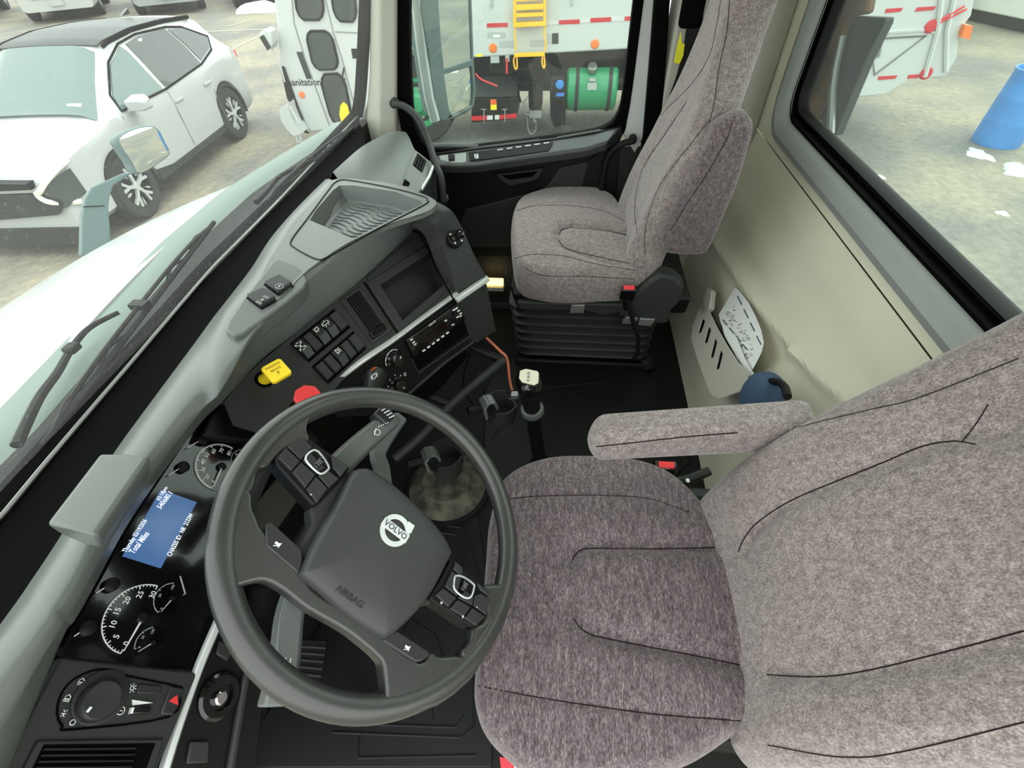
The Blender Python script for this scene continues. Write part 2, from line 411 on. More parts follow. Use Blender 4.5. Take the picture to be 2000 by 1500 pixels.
m.build('rail_slot', 'mark', door)
m = MB(); m.pp([(858, 305), (910, 299), (910, 318), (862, 323)], SHP, .004, -.004); m.build('switch_plate', 'steel', door, bevel=.002)
m = MB(); m.pp([(876, 305), (889, 304), (889, 315), (877, 316)], SHP, .009, .0); m.build('window_switch', 'black', door, bevel=.002)
m = MB(); m.pp([(927, 306), (935, 305), (936, 314), (929, 315)], SHP, .014, .0); m.build('lock_knob', 'chrome', door, bevel=.002)
hp = Plane((1.17, 0, 0), (-1, 0, 0))
m = MB(); m.pp([(968, 339), (1062, 327), (1052, 348), (1040, 353), (998, 362), (984, 356)], hp, .012, -.02); m.build('pull_handle', 'dash2', door, bevel=.006, seg=3)
m = MB(); m.pp([(980, 340), (1052, 331), (1040, 343), (995, 349)], hp, .014, .008); m.build('handle_recess', 'trim', door, bevel=.002)
m = MB(); m.pp([(910, 407), (1057, 370), (1073, 357), (1093, 325), (1150, 313), (1133, 380), (1100, 480), (900, 480), (900, 430)], bp_, .014, .0); m.build('lower_insert', 'dash2', door, bevel=.005, seg=3)
m = MB(); m.pp([(1147, 312), (1212, 262), (1200, 420), (1128, 400)], bp_, .012, .0); m.build('rear_trim', 'black', door, bevel=.004)
# step well below the door, its bright patch built as an added warm lamp
m = MB(); m.box((1.14, .87, .06), (.14, .45, .04)); tag(m.build('step_plate', 'dash2', bevel=.004), 'dark ribbed step plate at the sill of the passenger door', 'step plate')
lp = thing('sill_glow', 'bright sill patch built as an added warm lamp at the foot of the passenger door', 'glow', at(965, 552, x=1.13))
c = at(963, 550, x=1.13); m = MB(); m.box(c, (.03, .10, .025)); m.build('glow_lens', 'glow', lp, bevel=.003)
m = MB(); m.box(c+V((-.01, 0, -.026)), (.04, .11, .02)); m.build('glow_housing', 'beige2', lp, bevel=.003)
# grab handles
def tubething(name, label, cat, px, x, r, mt='black', seg=10, ends=True):
    xs = x if hasattr(x, '__len__') else [x]*len(px); P = smooth([at(u, v, x=q) for (u, v), q in zip(px, xs)], 6)
    o = thing(name, label, cat, P[0]); m = MB(); m.tube(P, r, seg); m.build('grip', mt, o)
    for q in (P[0], P[-1]):
        m = MB(); m.lathe(q+V((.03, 0, 0)), (-1, 0, 0), [(r*1.25, 0), (r*1.25, .02), (r*1.1, .03), (0, .03)], 14); m.build('mount', mt, o)
    return o
tubething('grab_handle', 'curved dark grab handle on the beige front pillar', 'handle', [(768, 204), (790, 208), (817, 233), (837, 277), (850, 320), (862, 350), (866, 393)], [1.13, 1.12, 1.10, 1.06, .98, .94, .92], .013, 'dash2')
tubething('grab_handle', 'black curved grab bar behind the passenger seat, beside the door', 'handle', [(1237, 275), (1210, 283), (1190, 302), (1180, 335), (1172, 395)], 1.145, .012, 'black')
# ================================================================ REAR WALL POCKET AND PAPERS
pk = thing('document_pocket', 'beige slotted plastic document pocket on the rear wall', 'pocket', at(1400, 700, y=.06))
PK = Plane.thru(at(1383, 560, y=.015), at(1475, 742, y=.045), at(1345, 640, y=.075))
o_ = [(1374, 588), (1384, 606), (1400, 640), (1418, 672), (1440, 706), (1465, 728), (1477, 743), (1472, 754), (1404, 779), (1388, 770), (1370, 725), (1350, 665), (1352, 640), (1364, 605)]
sl = []
for cx_, cy_, L in ((1369, 637, 30), (1381, 655, 34), (1393, 681, 40), (1404, 704, 40)):
    if L: sl.append([(cx_-3, cy_+L*.48), (cx_-6, cy_+L*.36), (cx_+1, cy_-L*.42), (cx_+5, cy_-L*.5), (cx_+8, cy_-L*.3), (cx_+1, cy_+L*.38)])
m = MB(); m.plate([PK.hit(*p) for p in o_], [[PK.hit(*p) for p in s] for s in sl], -PK.n*.004); m.build('front_panel', 'beige2', pk, angle=30)
m = MB(); m.pp([(1380, 560), (1390, 566), (1386, 600), (1374, 612), (1366, 606)], PK, .0, -.02); m.build('side_ear', 'beige2', pk, bevel=.003)
m = MB(); m.plate([PK.hit(u+2, v-4, off=-.045) for u, v in o_], [], -PK.n*.003); m.build('back_panel', 'dash2', pk)
m = MB(); q = PK.hit(1465, 736); m.lathe(q, PK.n, [(0, 0), (.005, 0), (.005, .002), (0, .003)], 14); m.build('screw', 'steel', pk)
for i in range(3):
    pass
PP = Plane.thru(at(1436, 562, y=-.045), at(1492, 672, y=-.02), at(1470, 722, y=.012))
pa_ = thing('paper_sheet', 'white printed form sheet standing in the rear wall pocket', 'paper', PP.hit(1460, 640))
m = MB(); m.pp([(1436, 561), (1448, 572), (1463, 592), (1477, 620), (1487, 645), (1492, 670), (1487, 690), (1470, 722), (1440, 690), (1408, 632), (1404, 615)], PP, .0008, 0); m.build('sheet', 'white', pa_)
m = MB()
for k in range(4):
    a = (1442+k*12.5, 578+k*26); m.pp([a, (a[0]+8.5, a[1]+17), (a[0]+6.5, a[1]+18), (a[0]-2, a[1]+1)], PP, .0016, .0008)
m.build('table_header', 'navy', pa_); m = MB()
for k in range(4):
    a = (1413+k*13, 624+k*16); m.pp([a, (a[0]+9, a[1]+11), (a[0]+7, a[1]+12), (a[0]-2, a[1]+1)], PP, .0016, .0008)
m.build('table_header', 'navy', pa_)
m = MB(); rr = random.Random(3)
for k in range(60):
    a = rr.random(); b = rr.random(); u = 1428+a*44-b*14; v = 592+a*92+b*22
    m.pp([(u, v), (u+rr.uniform(2, 7), v-rr.uniform(-1, 2.5)), (u+rr.uniform(2, 7), v+1), (u, v+1)], PP, .0014, .0008)
m.build('print', mat('grey_print', (140, 140, 145), .7), pa_)
P2 = PP.shift(.012)
m = MB(); m.pp([(1410, 632), (1422, 640), (1440, 660), (1455, 700), (1476, 735), (1462, 728), (1440, 700), (1415, 655)], P2, .0008, 0); tag(m.build('paper_sheet', 'white'), 'folded white paper edge in front of the printed form in the pocket', 'paper')
bg_ = thing('cloth_hat', 'dark blue and black cloth hat wedged behind the driver armrest', 'hat', at(1500, 765, y=.03))
c = at(1495, 768, y=.03)
m = MB(); m.rings([[c+V((.06*math.cos(t)*s, .05*math.sin(t)*s, h)) for t in [2*math.pi*k/24 for k in range(24)]] for s, h in ((1, -.04), (1.02, -.01), (.9, .02), (.6, .04), (.2, .047))]); m.build('crown', mat('blue_cloth', (52, 74, 100), .9), bg_)
m = MB(); m.tube(smooth([at(1478, 768, y=.05), at(1490, 750, y=.04), at(1515, 745, y=.03), at(1532, 755, y=.03), at(1538, 775, y=.04)], 5), .009, 8); m.build('strap', 'black', bg_)
# ================================================================ FLOOR
m = MB(); P = [at(u, v, z=FZ+.001) for u, v in ((948, 762), (985, 702), (1232, 700), (1290, 760), (1330, 835), (1345, 905), (1250, 1000), (1000, 960), (945, 900))]
fm = thing('floor_mat', 'black moulded rubber mat between the two seats', 'mat', P[0])
m.prism(P, (0, 0, .008)); m.build('mat_body', 'mat', fm, bevel=.003)
m = MB()
for a, b, c in (((1000, 715), (1215, 712), (1265, 765)), ((965, 770), (1180, 745), (1235, 800)), ((1115, 770), (1150, 800), (1120, 830)), ((1070, 790), (1100, 820), (1080, 845)), ((960, 860), (1010, 790), (1010, 760)), ((1180, 905), (1240, 860), (1300, 850))):
    m.tube([at(*q, z=FZ+.0095) for q in (a, b, c)], .0022, 6)
m.build('raised_rib', 'mat', fm)
m = MB(); P = [at(u, v, z=FZ+.001) for u, v in ((470, 1500), (520, 1400), (640, 1200), (800, 1010), (930, 985), (960, 1180), (960, 1500))]
fm = thing('floor_mat', 'black rubber mat with raised ribs under the steering wheel', 'mat', P[0])
m.prism(P, (0, 0, .008)); m.build('mat_body', 'mat', fm, bevel=.003)
m = MB()
for l in (((650, 1430), (900, 1440), (925, 1420), (925, 1320)), ((640, 1412), (890, 1420), (905, 1400)), ((850, 1025), (900, 1030), (925, 1075), (945, 1150)), ((862, 1040), (890, 1045), (910, 1080), (900, 1110)), ((900, 1150), (930, 1230), (930, 1330)), ((800, 1300), (805, 1405)), ((840, 1300), (845, 1405)), ((780, 1260), (800, 1210), (850, 1240), (870, 1300)), ((700, 1440), (700, 1480), (930, 1475))):
    m.tube([at(*q, z=FZ+.0095) for q in l], .003, 6)
m.build('raised_rib', 'mat', fm)
# tunnel side / toe board
m = MB(); m.grid([[V((x, 1.22+.02*i, FZ)), V((x, 1.30, .25)), V((x, 1.33, .86))] for i, x in enumerate((-.82, -.3, .3, 1.2))]); m.build('wall_front', 'black').__setitem__('kind', 'structure')
# dusty round boot at the foot of the steering column
c = at(872, 940, z=FZ+.05)
o = thing('column_boot', 'scuffed olive-grey round rubber boot on the floor beyond the steering wheel', 'boot', (c.x, c.y, FZ))
m = MB(); m.lathe((c.x, c.y, FZ), (0, 0, 1), [(.0, 0), (.135, 0), (.135, .02), (.12, .035), (.085, .05), (.08, .06), (0, .062)], 40); m.build('dome', 'scuff', o)
m = MB(); m.lathe((c.x, c.y, FZ+.01), (0, 0, 1), [(.132, 0), (.145, .002), (.145, .012), (.132, .014)], 40); m.build('boot_rim', 'rubber', o)
# pedals
def pedal(label, px, z):
    pl = Plane(at(*px[0], z=z), (0, -.55, .85)); o = thing('foot_pedal', label, 'pedal', pl.hit(*px[0]), group=None)
    m = MB(); m.pp(px, pl, .012, 0); m.build('pedal_pad', 'rubber', o, bevel=.003)
    a, b, c_, d = [pl.hit(*p, off=.014) for p in px]; m = MB()
    for k in range(1, 6): m.tube([a.lerp(d, k/6), b.lerp(c_, k/6)], .003, 6)
    m.build('grip_rib', 'dash2', o)
    m = MB(); mid = (a+c_)/2; m.tube([mid-V((0, 0, .016)), mid+V((0, .06, -.05)), mid+V((0, .14, .06))], .009, 8); m.build('pedal_arm', 'steel', o)
pedal('ribbed black brake pedal seen through the lower left of the wheel', [(585, 1250), (638, 1252), (625, 1335), (572, 1328)], .16)
pedal('narrow black accelerator pedal seen right of the column under the wheel', [(735, 1340), (775, 1345), (785, 1400), (738, 1400)], .12)
# ================================================================ GEAR LEVER
gl_b = at(1056, 912, z=FZ); gl_t = at(1031, 742, z=.60)
gl_ = thing('gear_lever', 'tall black floor gear lever with cream-topped knob', 'gear lever', gl_b)
ax = (gl_t-gl_b); L = ax.length; ax.normalize()
def onl(t): return gl_b+ax*t
m = MB(); m.lathe(gl_b, ax, [(.045, 0), (.04, .02), (.03, .04), (.022, .06), (.022, L-.16), (.026, L-.15), (.026, L-.14), (0, L-.14)], 24); m.build('shaft', 'black', gl_)
m = MB(); m.lathe(gl_b, ax, [(.026, L-.165), (.033, L-.16), (.034, L-.15), (.031, L-.14), (.025, L-.138)], 28); m.build('collar', 'dash', gl_)
m = MB(); m.lathe(gl_b, ax, [(.024, L-.14), (.024, L-.115), (.026, L-.11), (.026, L-.05), (.029, L-.045), (.0, L-.045)], 28); m.build('neck', 'rubber', gl_)
kt = (CAM-gl_t).normalized(); kt = (V((-.35, -.35, .9))).normalized(); u_ = (V((0, 1, 0))-kt*kt.y).normalized(); w_ = kt.cross(u_)
m = MB(); kc = onl(L-.045)
m.rings([[kc+ax*h*.9+kt*h*.2+(u_*math.cos(t)*(1.05)+w_*math.sin(t))*r for t in [2*math.pi*k/28 for k in range(28)]] for r, h in ((.022, -.01), (.030, 0), (.035, .015), (.036, .03), (.033, .042), (.027, .050), (.012, .054))]); m.build('knob', 'gloss', gl_)
kp = kc+ax*.049+kt*.012
m = MB(); m.prism([kp+(u_*x+w_*y) for x, y in ((-.024, -.014), (-.02, -.02), (.012, -.02), (.026, -.012), (.027, .008), (.018, .018), (-.014, .02), (-.024, .012))], kt*.004); kb = m.build('knob_badge', mat('cream_badge', (214, 212, 190), .3), gl_, bevel=.001)
m = MB(); m.text('R N D', kp+kt*.0045+u_*.003, -w_, u_, .010); m.build('lettering', 'black', kb)
# ================================================================ ROOF
m = MB(); m.box((CX, .42, 1.70), (2.04, 1.20, .05)); m.box((CX, 1.035, 1.66), (2.04, .05, .12)); struct(m.build('ceiling', 'beige2', bevel=.02))
m = MB(); m.prism([V((XR-.02, 1.12, 1.30)), V((XR+.03, 1.12, 1.30)), V((XR+.03, -.2, 1.62)), V((XR-.02, -.2, 1.62))], (0, 0, 0.001)) if False else m.box((XR, .45, 1.66), (.06, 1.25, .10)); struct(m.build('trim_3', 'trim'))
dl = thing('fill_light', 'added unseen white fill lamp on the cab ceiling', 'glow', (CX, .40, 1.675))  # unseen fill light, added to brighten the cab interior
m = MB(); m.lathe((CX, .40, 1.675), (0, 0, -1), [(0, 0), (.10, 0), (.10, .012), (.085, .016), (0, .016)], 32); m.build('fill_rim', 'beige2', dl)
m = MB(); m.lathe((CX, .40, 1.660), (0, 0, -1), [(0, 0), (.08, 0), (.07, .012), (0, .014)], 32); m.build('glow_lens', mat('fill_lens', (255, 250, 238), .5, emit=8), dl)
# ================================================================ DASHBOARD
dash = thing('dashboard', 'grey and charcoal truck dashboard curving round the driver', 'dashboard', (.2, 1.1, .9))
# --- black trim between glass and hood
R0 = [V((-.86, 1.35, .87))]+[at(u, v, z=.872) for u, v in ((0, 1000), (84, 900), (250, 710), (413, 520), (550, 385), (650, 277), (697, 224))]
R1w = [V((-.86, 1.15, .90))]+[at(u, v, z=.90) for u, v in ((0, 1220), (112, 1057), (229, 875), (381, 669), (440, 590), (490, 525), (550, 440), (610, 372), (650, 333), (717, 283))]
A, B = resample(R0, 30), resample(R1w, 30)
m = MB(); m.grid([[a+V((0, .02, .012)), a+V((0, 0, .018)), a+V((0, -.015, .010)), a.lerp(b, .3)+V((0, 0, -.004)), a.lerp(b, .65)+V((0, 0, -.014)), b+V((0, .012, -.022)), b+V((0, -.01, -.02))] for a, b in zip(A, B)])
o = m.build('windshield_trim', 'trim', dash, angle=60)
m = MB(); m.tube([a.lerp(b, .16)+V((0, 0, .008)) for a, b in zip(A, B)], .0035, 6); m.build('highlight_bead', 'steel', o)  # highlight line along the black trim, drawn as a pale bead
# --- hood
st = [((0, 1220), (112, 1267)), ((60, 1135), (145, 1212)), ((112, 1057), (173, 1164)), ((170, 965), (215, 1085)), ((229, 875), (261, 1005)), ((300, 778), (330, 905)), ((381, 669), (400, 815)), ((415, 622), (437, 780)), ((440, 590), (510, 700)), ((490, 525), (577, 647)), ((525, 470), (633, 600)), ((562, 425), (700, 547)), ((600, 385), (767, 487)), ((636, 350), (817, 440))]
def zt(k): return .928 if k < 7 else lerp(.928, .958, min(1, (k-6)/2.5))
rows = [[V((-.86, 1.15, .90)), V((-.86, 1.14, .925)), V((-.86, 1.10, .935)), V((-.86, 1.06, .92)), V((-.86, 1.045, .88)), V((-.86, 1.05, .86))]]
row1s = []; row2s = []
for k, (a, b) in enumerate(st):
    A_ = at(*a, z=.90); Bq = at(*b, z=.878)
    z = zt(k)
    d = 1 if k < 8 else .0
    if k < 8:
        c1 = at(lerp(a[0], b[0], .18), lerp(a[1], b[1], .18), z=z); c2 = at(lerp(a[0], b[0], .55), lerp(a[1], b[1], .55), z=z+.006); c3 = at(lerp(a[0], b[0], .86), lerp(a[1], b[1], .86), z=z-.012)
    else:
        fa = .12; fb = {8: .80, 9: .72, 10: .70, 11: .82, 12: .93, 13: 1.02}[k]
        c1 = at(lerp(a[0], b[0], fa), lerp(a[1], b[1], fa), z=z-.004); c2 = at(lerp(a[0], b[0], .45), lerp(a[1], b[1], .45), z=z) - V((0, 0, .10 if k > 10 else .004 if k > 9 else 0))
        c3 = {8: at(490, 655, z=z), 9: at(548, 588, z=z), 10: at(600, 535, z=z), 11: at(680, 478, z=z), 12: at(760, 440, z=z), 13: at(823, 421, z=z)}[k]
    rows.append([A_, c1, c2, c3, c3.lerp(Bq, .45)+V((0, -.004, .012)), Bq, Bq+V((0, .012, -.012))])
rows[0] = rows[0][:5]+[rows[0][5], rows[0][5]+V((0, .01, -.01))]
# smooth along the dash
cols = [smooth([r[i] for r in rows], 4) for i in range(7)]
S = list(zip(*cols)); 
full = [smooth(list(r), 4) for r in S]
kp_ = 4*(1+9)                                   # from here on the top is the tray plate
m = MB(); m.grid(full); hood_ = m.build('dash_hood', 'dash', dash, angle=50)
# --- centre pod plate with the tray
TZ = .9625
podpx = [(508, 545), (530, 500), (560, 458), (600, 410), (636, 368), (648, 352), (683, 349), (767, 359), (817, 375), (850, 391), (848, 404), (823, 417), (760, 437), (680, 474), (600, 528), (550, 580), (520, 590), (505, 570)]
rec = [(605, 430), (616, 412), (650, 372), (663, 362), (690, 362), (770, 374), (822, 392), (826, 398), (760, 431), (690, 466)]
TP = Plane((0, 0, TZ), (0, 0, 1))
m = MB(); m.plate(smooth([TP.hit(*p) for p in podpx], 3, True), [[TP.hit(*p) for p in rec]], (0, 0, -.012)); m.build('pod_top', 'dash', dash, bevel=.004, angle=50)
grv = smooth([TP.hit(*p, off=.0) for p in [(569, 470), (600, 428), (640, 374), (656, 356), (680, 352), (767, 368), (826, 384), (834, 392), (828, 401), (730, 451), (640, 502), (622, 507), (605, 501), (575, 484)]], 4, True)
m = MB(); m.tube(grv, .0022, 6, closed=True); m.build('tray_seam', 'black', dash)
fl = [TP.hit(*p) for p in rec]; cen = sum(fl, V((0, 0, 0)))/len(fl)
m = MB(); m.rings([fl, [cen+(p-cen)*.97+V((0, 0, -.012)) for p in fl], [cen+(p-cen)*.88+V((0, 0, -.034)) for p in fl], [cen+(p-cen)*.8+V((0, 0, -.036)) for p in fl]], cap=False)
bot = [cen+(p-cen)*.8+V((0, 0, -.036)) for p in fl]; m.add(bot, [tuple(range(len(bot)))])
tr = m.build('storage_tray', 'sill', dash, angle=30, label='grey recessed storage tray with wavy ribs')
tr.data.materials[0] = M['dash']
m = MB(); ux = (TP.hit(826, 395)-TP.hit(690, 466)).normalized(); uy = V((0, 0, 1)).cross(ux)
import mathutils
poly2 = [((p-cen).dot(ux), (p-cen).dot(uy)) for p in bot]
def inside(x, y):
    c = False; n = len(poly2)
    for i in range(n):
        x1, y1 = poly2[i]; x2, y2 = poly2[(i+1) % n]
        if (y1 > y) != (y2 > y) and x < (x2-x1)*(y-y1)/(y2-y1)+x1: c = not c
    return c
for k in range(-14, 15):
    run = []
    for i in range(-60, 61):
        t = i*.003; x = k*.015+.005*math.tanh(math.sin(t*70)*2.5); y = t
        if inside(x*1.04, y*1.04): run.append(cen+ux*x+uy*y+V((0, 0, -.0345)))
        else:
            if len(run) > 3: m.tube(run, .0014, 5)
            run = []
    if len(run) > 3: m.tube(run, .0014, 5)
m.build('wavy_rib', 'dash', tr)
# --- end of the pod (ball mount side)
inn = [at(823, 419, z=.957), at(846, 432, z=.940), at(862, 470, z=.885), at(880, 522, z=.82), at(893, 573, z=.757)]
out = [at(854, 392, z=.955), at(883, 411, z=.930), at(904, 447, z=.885), at(928, 500, z=.815), at(951, 541, z=.752)]
inn, out = smooth(inn, 5), smooth(out, 5)
m = MB(); m.grid([[a+V((.0, .03, -.03)), a+V((0, .002, -.004)), a.lerp(b, .5)+V((0, -.002, .002)), b+V((-.004, -.001, -.001)), b+V((.003, .004, -.006)), b+V((.012, .03, -.03))] for a, b in zip(inn, out)]); m.build('pod_end', 'dash', dash, angle=50)
for p in dash.children:
    if p.name == 'pod_end': p.data.materials[0] = M['dash2']
# pod side wall down towards the floor on the passenger side
ow = [at(648, 352, z=.955), at(683, 349, z=.955), at(767, 359, z=.955), at(817, 375, z=.955)]+out
m = MB(); m.grid([[p, p+V((.012, .01, -.02)), V((p.x+.02, max(p.y, .78)+.01, .70)), V((p.x+.02, max(p.y, .80)+.02, .45))] for p in ow]); m.build('pod_side', 'dash2', dash, angle=50)
# --- fascia
F = Plane.thru(at(437, 780, z=.868), at(817, 440, z=.872), at(887, 580, z=.755))
sil = [(640, 775), (700, 708), (767, 662), (833, 613), (893, 570)]
top = [(437, 786), (470, 745), (510, 706), (577, 652), (633, 605), (700, 552), (767, 492), (796, 458), (822, 446), (843, 462), (862, 500), (880, 545)]
cub_o = [(738, 552), (857, 472), (880, 545), (786, 626)]
cub = [(743, 556), (852, 484), (876, 548), (786, 625)]
m = MB(); low = [(893, 570), (833, 613), (767, 662), (700, 708), (640, 775), (600, 830), (520, 850), (455, 830)]
m.plate([F.hit(*p) for p in top+low], [[F.hit(*p) for p in cub], [F.hit(*p) for p in ((792-118+0, 582), (702, 567), (752, 642), (728, 660))]], F.n*-.006)
fa_ = m.build('centre_fascia', 'fascia', dash, angle=30)
# cubby box
ci = [F.hit(*p, off=-.004) for p in cub]; cd_ = [F.hit(*p, off=-.055) for p in ((748, 545), (838, 492), (858, 548), (786, 606))]
cf = F.hit(795, 545, off=-.05)
fw = [p-F.n*.045 for p in ci]; cc = sum(fw, V((0, 0, 0)))/4; fw2 = [cc+(p-cc)*.92 for p in fw]
m = MB(); m.rings([ci, fw2], cap=False); m.add(fw2, [(0, 1, 2, 3)]); m.build('cubby', 'fascia', dash, angle=20, label='empty open cubby box in the fascia')
# raised bezel of the cubby + left bar
m = MB(); m.plate([F.hit(*p, off=.004) for p in ((716, 552), (853, 466), (886, 558), (780, 648))], [[F.hit(*p, off=.004) for p in cub]], F.n*-.006); m.build('cubby_bezel', 'dash2', dash, bevel=.002)
# brow over the screen area
m = MB(); m.tube([F.hit(*p, off=-.001) for p in ((716, 545), (770, 499), (798, 474), (822, 464), (838, 478))], .004, 8); m.build('fascia_brow', 'fascia', dash)
# --- vent
vp = [(672, 586), (702, 566), (756, 643), (726, 664)]
m = MB(); m.plate([F.hit(*p, off=.003) for p in ((664, 586), (704, 558), (766, 645), (728, 672))], [[F.hit(*p, off=.003) for p in vp]], F.n*-.01); va = m.build('air_vent', 'fascia', dash, bevel=.0015, label='centre air vent with long vertical slats')
m = MB(); m.pp(vp, F, -.03, -.034); m.build('vent_back', 'trim', va)
for k in range(6):
    f_ = (k+.5)/6; m = MB(); a = (lerp(674, 701, f_), lerp(586, 568, f_)); b = (lerp(719, 746, f_), lerp(649, 631, f_)); w = 1.7
    m.pp([(a[0]-w, a[1]+w*.6), (a[0]+w, a[1]-w*.6), (b[0]+w, b[1]-w*.6), (b[0]-w, b[1]+w*.6)], F, -.001, -.02); m.build('slat', 'black', va, bevel=.0006)
m = MB(); m.pp([(720, 650), (748, 632), (753, 640), (749, 650), (728, 662)], F, .006, -.01); m.build('vent_thumb', 'gloss', va, bevel=.002)
# second vent row left divider
m = MB(); m.tube([F.hit(*p, off=.002) for p in ((711, 551), (776, 650))], .0016, 6); m.build('panel_seam', 'trim', dash)
# --- rocker switches: two banks
def bank(px, n, rockers):
    """px: quad TL,TR,BR,BL of the bank; cells run from TL to TR"""
    TL, TR, BR, BL = px
    m = MB(); m.pp(px, F, .003, -.006); bz = m.build('switch_bank', 'trim', dash, bevel=.001)
    def q(s, t): return (lerp(lerp(TL[0], TR[0], s), lerp(BL[0], BR[0], s), t), lerp(lerp(TL[1], TR[1], s), lerp(BL[1], BR[1], s), t))
    for k in range(n):
        s0, s1 = (k+.10)/n, (k+.94)/n
        m = MB(); P = [F.hit(*q(s, t), off=.003) for s, t in ((s0, .09), (s1, .09), (s1, .9), (s0, .9))]
        if k in rockers:
            h = [.012, .012, .005, .005]; mid = [.007, .007]
            A1, B1, C1, D1 = P; M1, M2 = A1.lerp(D1, .55), B1.lerp(C1, .55)
            n_ = F.n; m.add([A1, B1, C1, D1, A1+n_*.006, B1+n_*.006, M1+n_*.012, M2+n_*.012, C1+n_*.004, D1+n_*.004], [(0, 1, 2, 3), (4, 5, 7, 6), (6, 7, 8, 9), (0, 4, 6, 9, 3), (1, 2, 8, 7, 5), (0, 1, 5, 4), (3, 9, 8, 2)])
            sw = m.build('rocker_switch', 'button', bz, bevel=.0008, label='rocker switch with a white symbol')
        else:
            A1, B1, C1, D1 = P; n_ = F.n
            i_ = .12; c_ = (A1+B1+C1+D1)/4
            m.add(P+[c_+(p-c_)*.9+n_*.008 for p in P], [(0, 1, 2, 3), (4, 5, 6, 7), (0, 1, 5, 4), (1, 2, 6, 5), (2, 3, 7, 6), (3, 0, 4, 7)])
            m.build('blank_cover', 'dash2', bz, bevel=.0008)
    return q
q1 = bank([(567, 671), (652, 604), (684, 640), (603, 708)], 5, (0, 2, 3))
q2 = bank([(609, 716), (690, 647), (715, 681), (641, 750)], 5, (2,))
xr = (F.hit(652, 604)-F.hit(567, 671)).normalized(); yu = F.n.cross(xr)
if yu.z < 0: yu = -yu
def icon(bank_, px, kind, s=.009):
    c = F.hit(*px, off=.0152); m = MB()
    def bar(x0, y0, x1, y1, w=.0012): m.tube([c+(xr*x0+yu*y0)*s, c+(xr*x1+yu*y1)*s], w*.6, 4)
    if kind == 'x':
        for a in (-1, 1):
            bar(-.8*a, -.8, .8*a, .8); bar(a*.8, -.9, a*.8, -.4); bar(a*.8, .4, a*.8, .9)
        bar(-.3, .9, .3, .9); bar(-.3, -.9, .3, -.9)
    elif kind == 'box':
        bar(-.6, -.6, -.6, .6); bar(-.6, .6, .6, .6); bar(.6, .6, .6, -.3); bar(-.6, -.2, .1, -.2); bar(.1, -.2, .1, -.7)
    elif kind == 'cab':
        bar(-.9, 0, .9, 0); bar(-.9, 0, -.9, .5); bar(-.9, .5, -.2, .6); bar(.9, 0, .9, .6); bar(-.5, -.5, -.2, -.3); bar(.4, -.5, .7, -.3); bar(0, .9, .5, .6)
    elif kind == 'fog':
        bar(-.3, -.6, -.3, .6); bar(-.3, .6, .3, .3); bar(.3, .3, .3, -.3); bar(.3, -.3, -.3, -.6)
        for q in (-.4, 0, .4): bar(.5, q, .9, q)
    m.build('symbol', 'white', bank_)
bks = [o for o in dash.children if o.name.startswith('switch_bank')]
icon(bks[0], (587, 676), 'x'); icon(bks[0], (619, 644), 'box', .007); icon(bks[0], (637, 633), 'cab'); icon(bks[1], (659, 686), 'fog')

# --- silver trim strip along the bottom of the fascia
sp = [F.hit(*p) for p in [(893, 574), (833, 617), (767, 666), (700, 712), (650, 765)]]+[]
sp[4] = sp[3]+(sp[3]-sp[2])*.9+V((-.01, .01, -.01))
for sp in (smooth(sp, 5), smooth([at(437, 1198, z=.727), at(420, 1235, z=.725), at(388, 1312, z=.72), at(350, 1420, z=.715), at(322, 1510, z=.71)], 5)):
  m = MB(); rg = []
  for i, p in enumerate(sp):
    t = (sp[min(i+1, len(sp)-1)]-sp[max(i-1, 0)]).normalized(); up = V((0, .25, 1)); up = (up-t*up.dot(t)).normalized(); o_ = t.cross(up)
    if o_.dot(CAM-p) < 0: o_ = -o_
    rg.append([p+up*.006-o_*.006, p+up*.005+o_*.002, p+o_*.005, p-up*.005+o_*.002, p-up*.006-o_*.006])
  m.rings(rg); m.build('trim_strip', 'silver', dash, angle=60)
m = MB(); a, b = at(889, 584, z=.752), at(952, 541, z=.752)
e1 = (b-a); m.rings([[p+V((0, .004, .006)), p+V((-.004, -.004, .003)), p+V((-.004, -.008, -.008)), p+V((.002, .0, -.018))] for p in (a, a+e1*.5, b, b+V((.006, .012, 0)))]); m.build('corner_trim', 'silver', dash, bevel=.002, label='silver corner trim of the centre pod')
# --- end panel below
EP = Plane.thru(at(893, 590, z=.74), at(951, 549, z=.74), at(971, 652, z=.54))
m = MB(); m.pp([(890, 592), (951, 549), (956, 575), (971, 648), (930, 672), (918, 668), (905, 625)], EP, 0, -.05); m.build('stack_end_panel', 'fascia', dash, bevel=.006, seg=3)
# ball mount
bp = at(888, 466, z=.878); bn = (V((-.35, -.62, .68))).normalized()
bm_ = thing('ball_mount', 'round black phone mount base with ball, screwed to the dashboard end', 'ball mount', bp)
bu = bn.orthogonal().normalized(); bw = bn.cross(bu)
m = MB(); m.lathe(bp, bn, [(0, -.01), (.022, -.01), (.022, .004), (.020, .006), (0, .006)], 36); m.build('base_plate', 'black', bm_)
m = MB(); m.lathe(bp+bn*.006, bn, [(.010, 0), (.007, .004), (.006, .012), (.0088, .016), (.0115, .023), (.0085, .031), (0, .034)], 24); m.build('ball', 'gloss', bm_)
for k in range(4):
    t = math.radians(45+90*k); q = bp+bn*.006+(bu*math.cos(t)+bw*math.sin(t))*.0155
    m = MB(); m.lathe(q, bn, [(0, 0), (.0034, 0), (.0032, .002), (0, .003)], 12); m.build('screw', 'chrome', bm_)
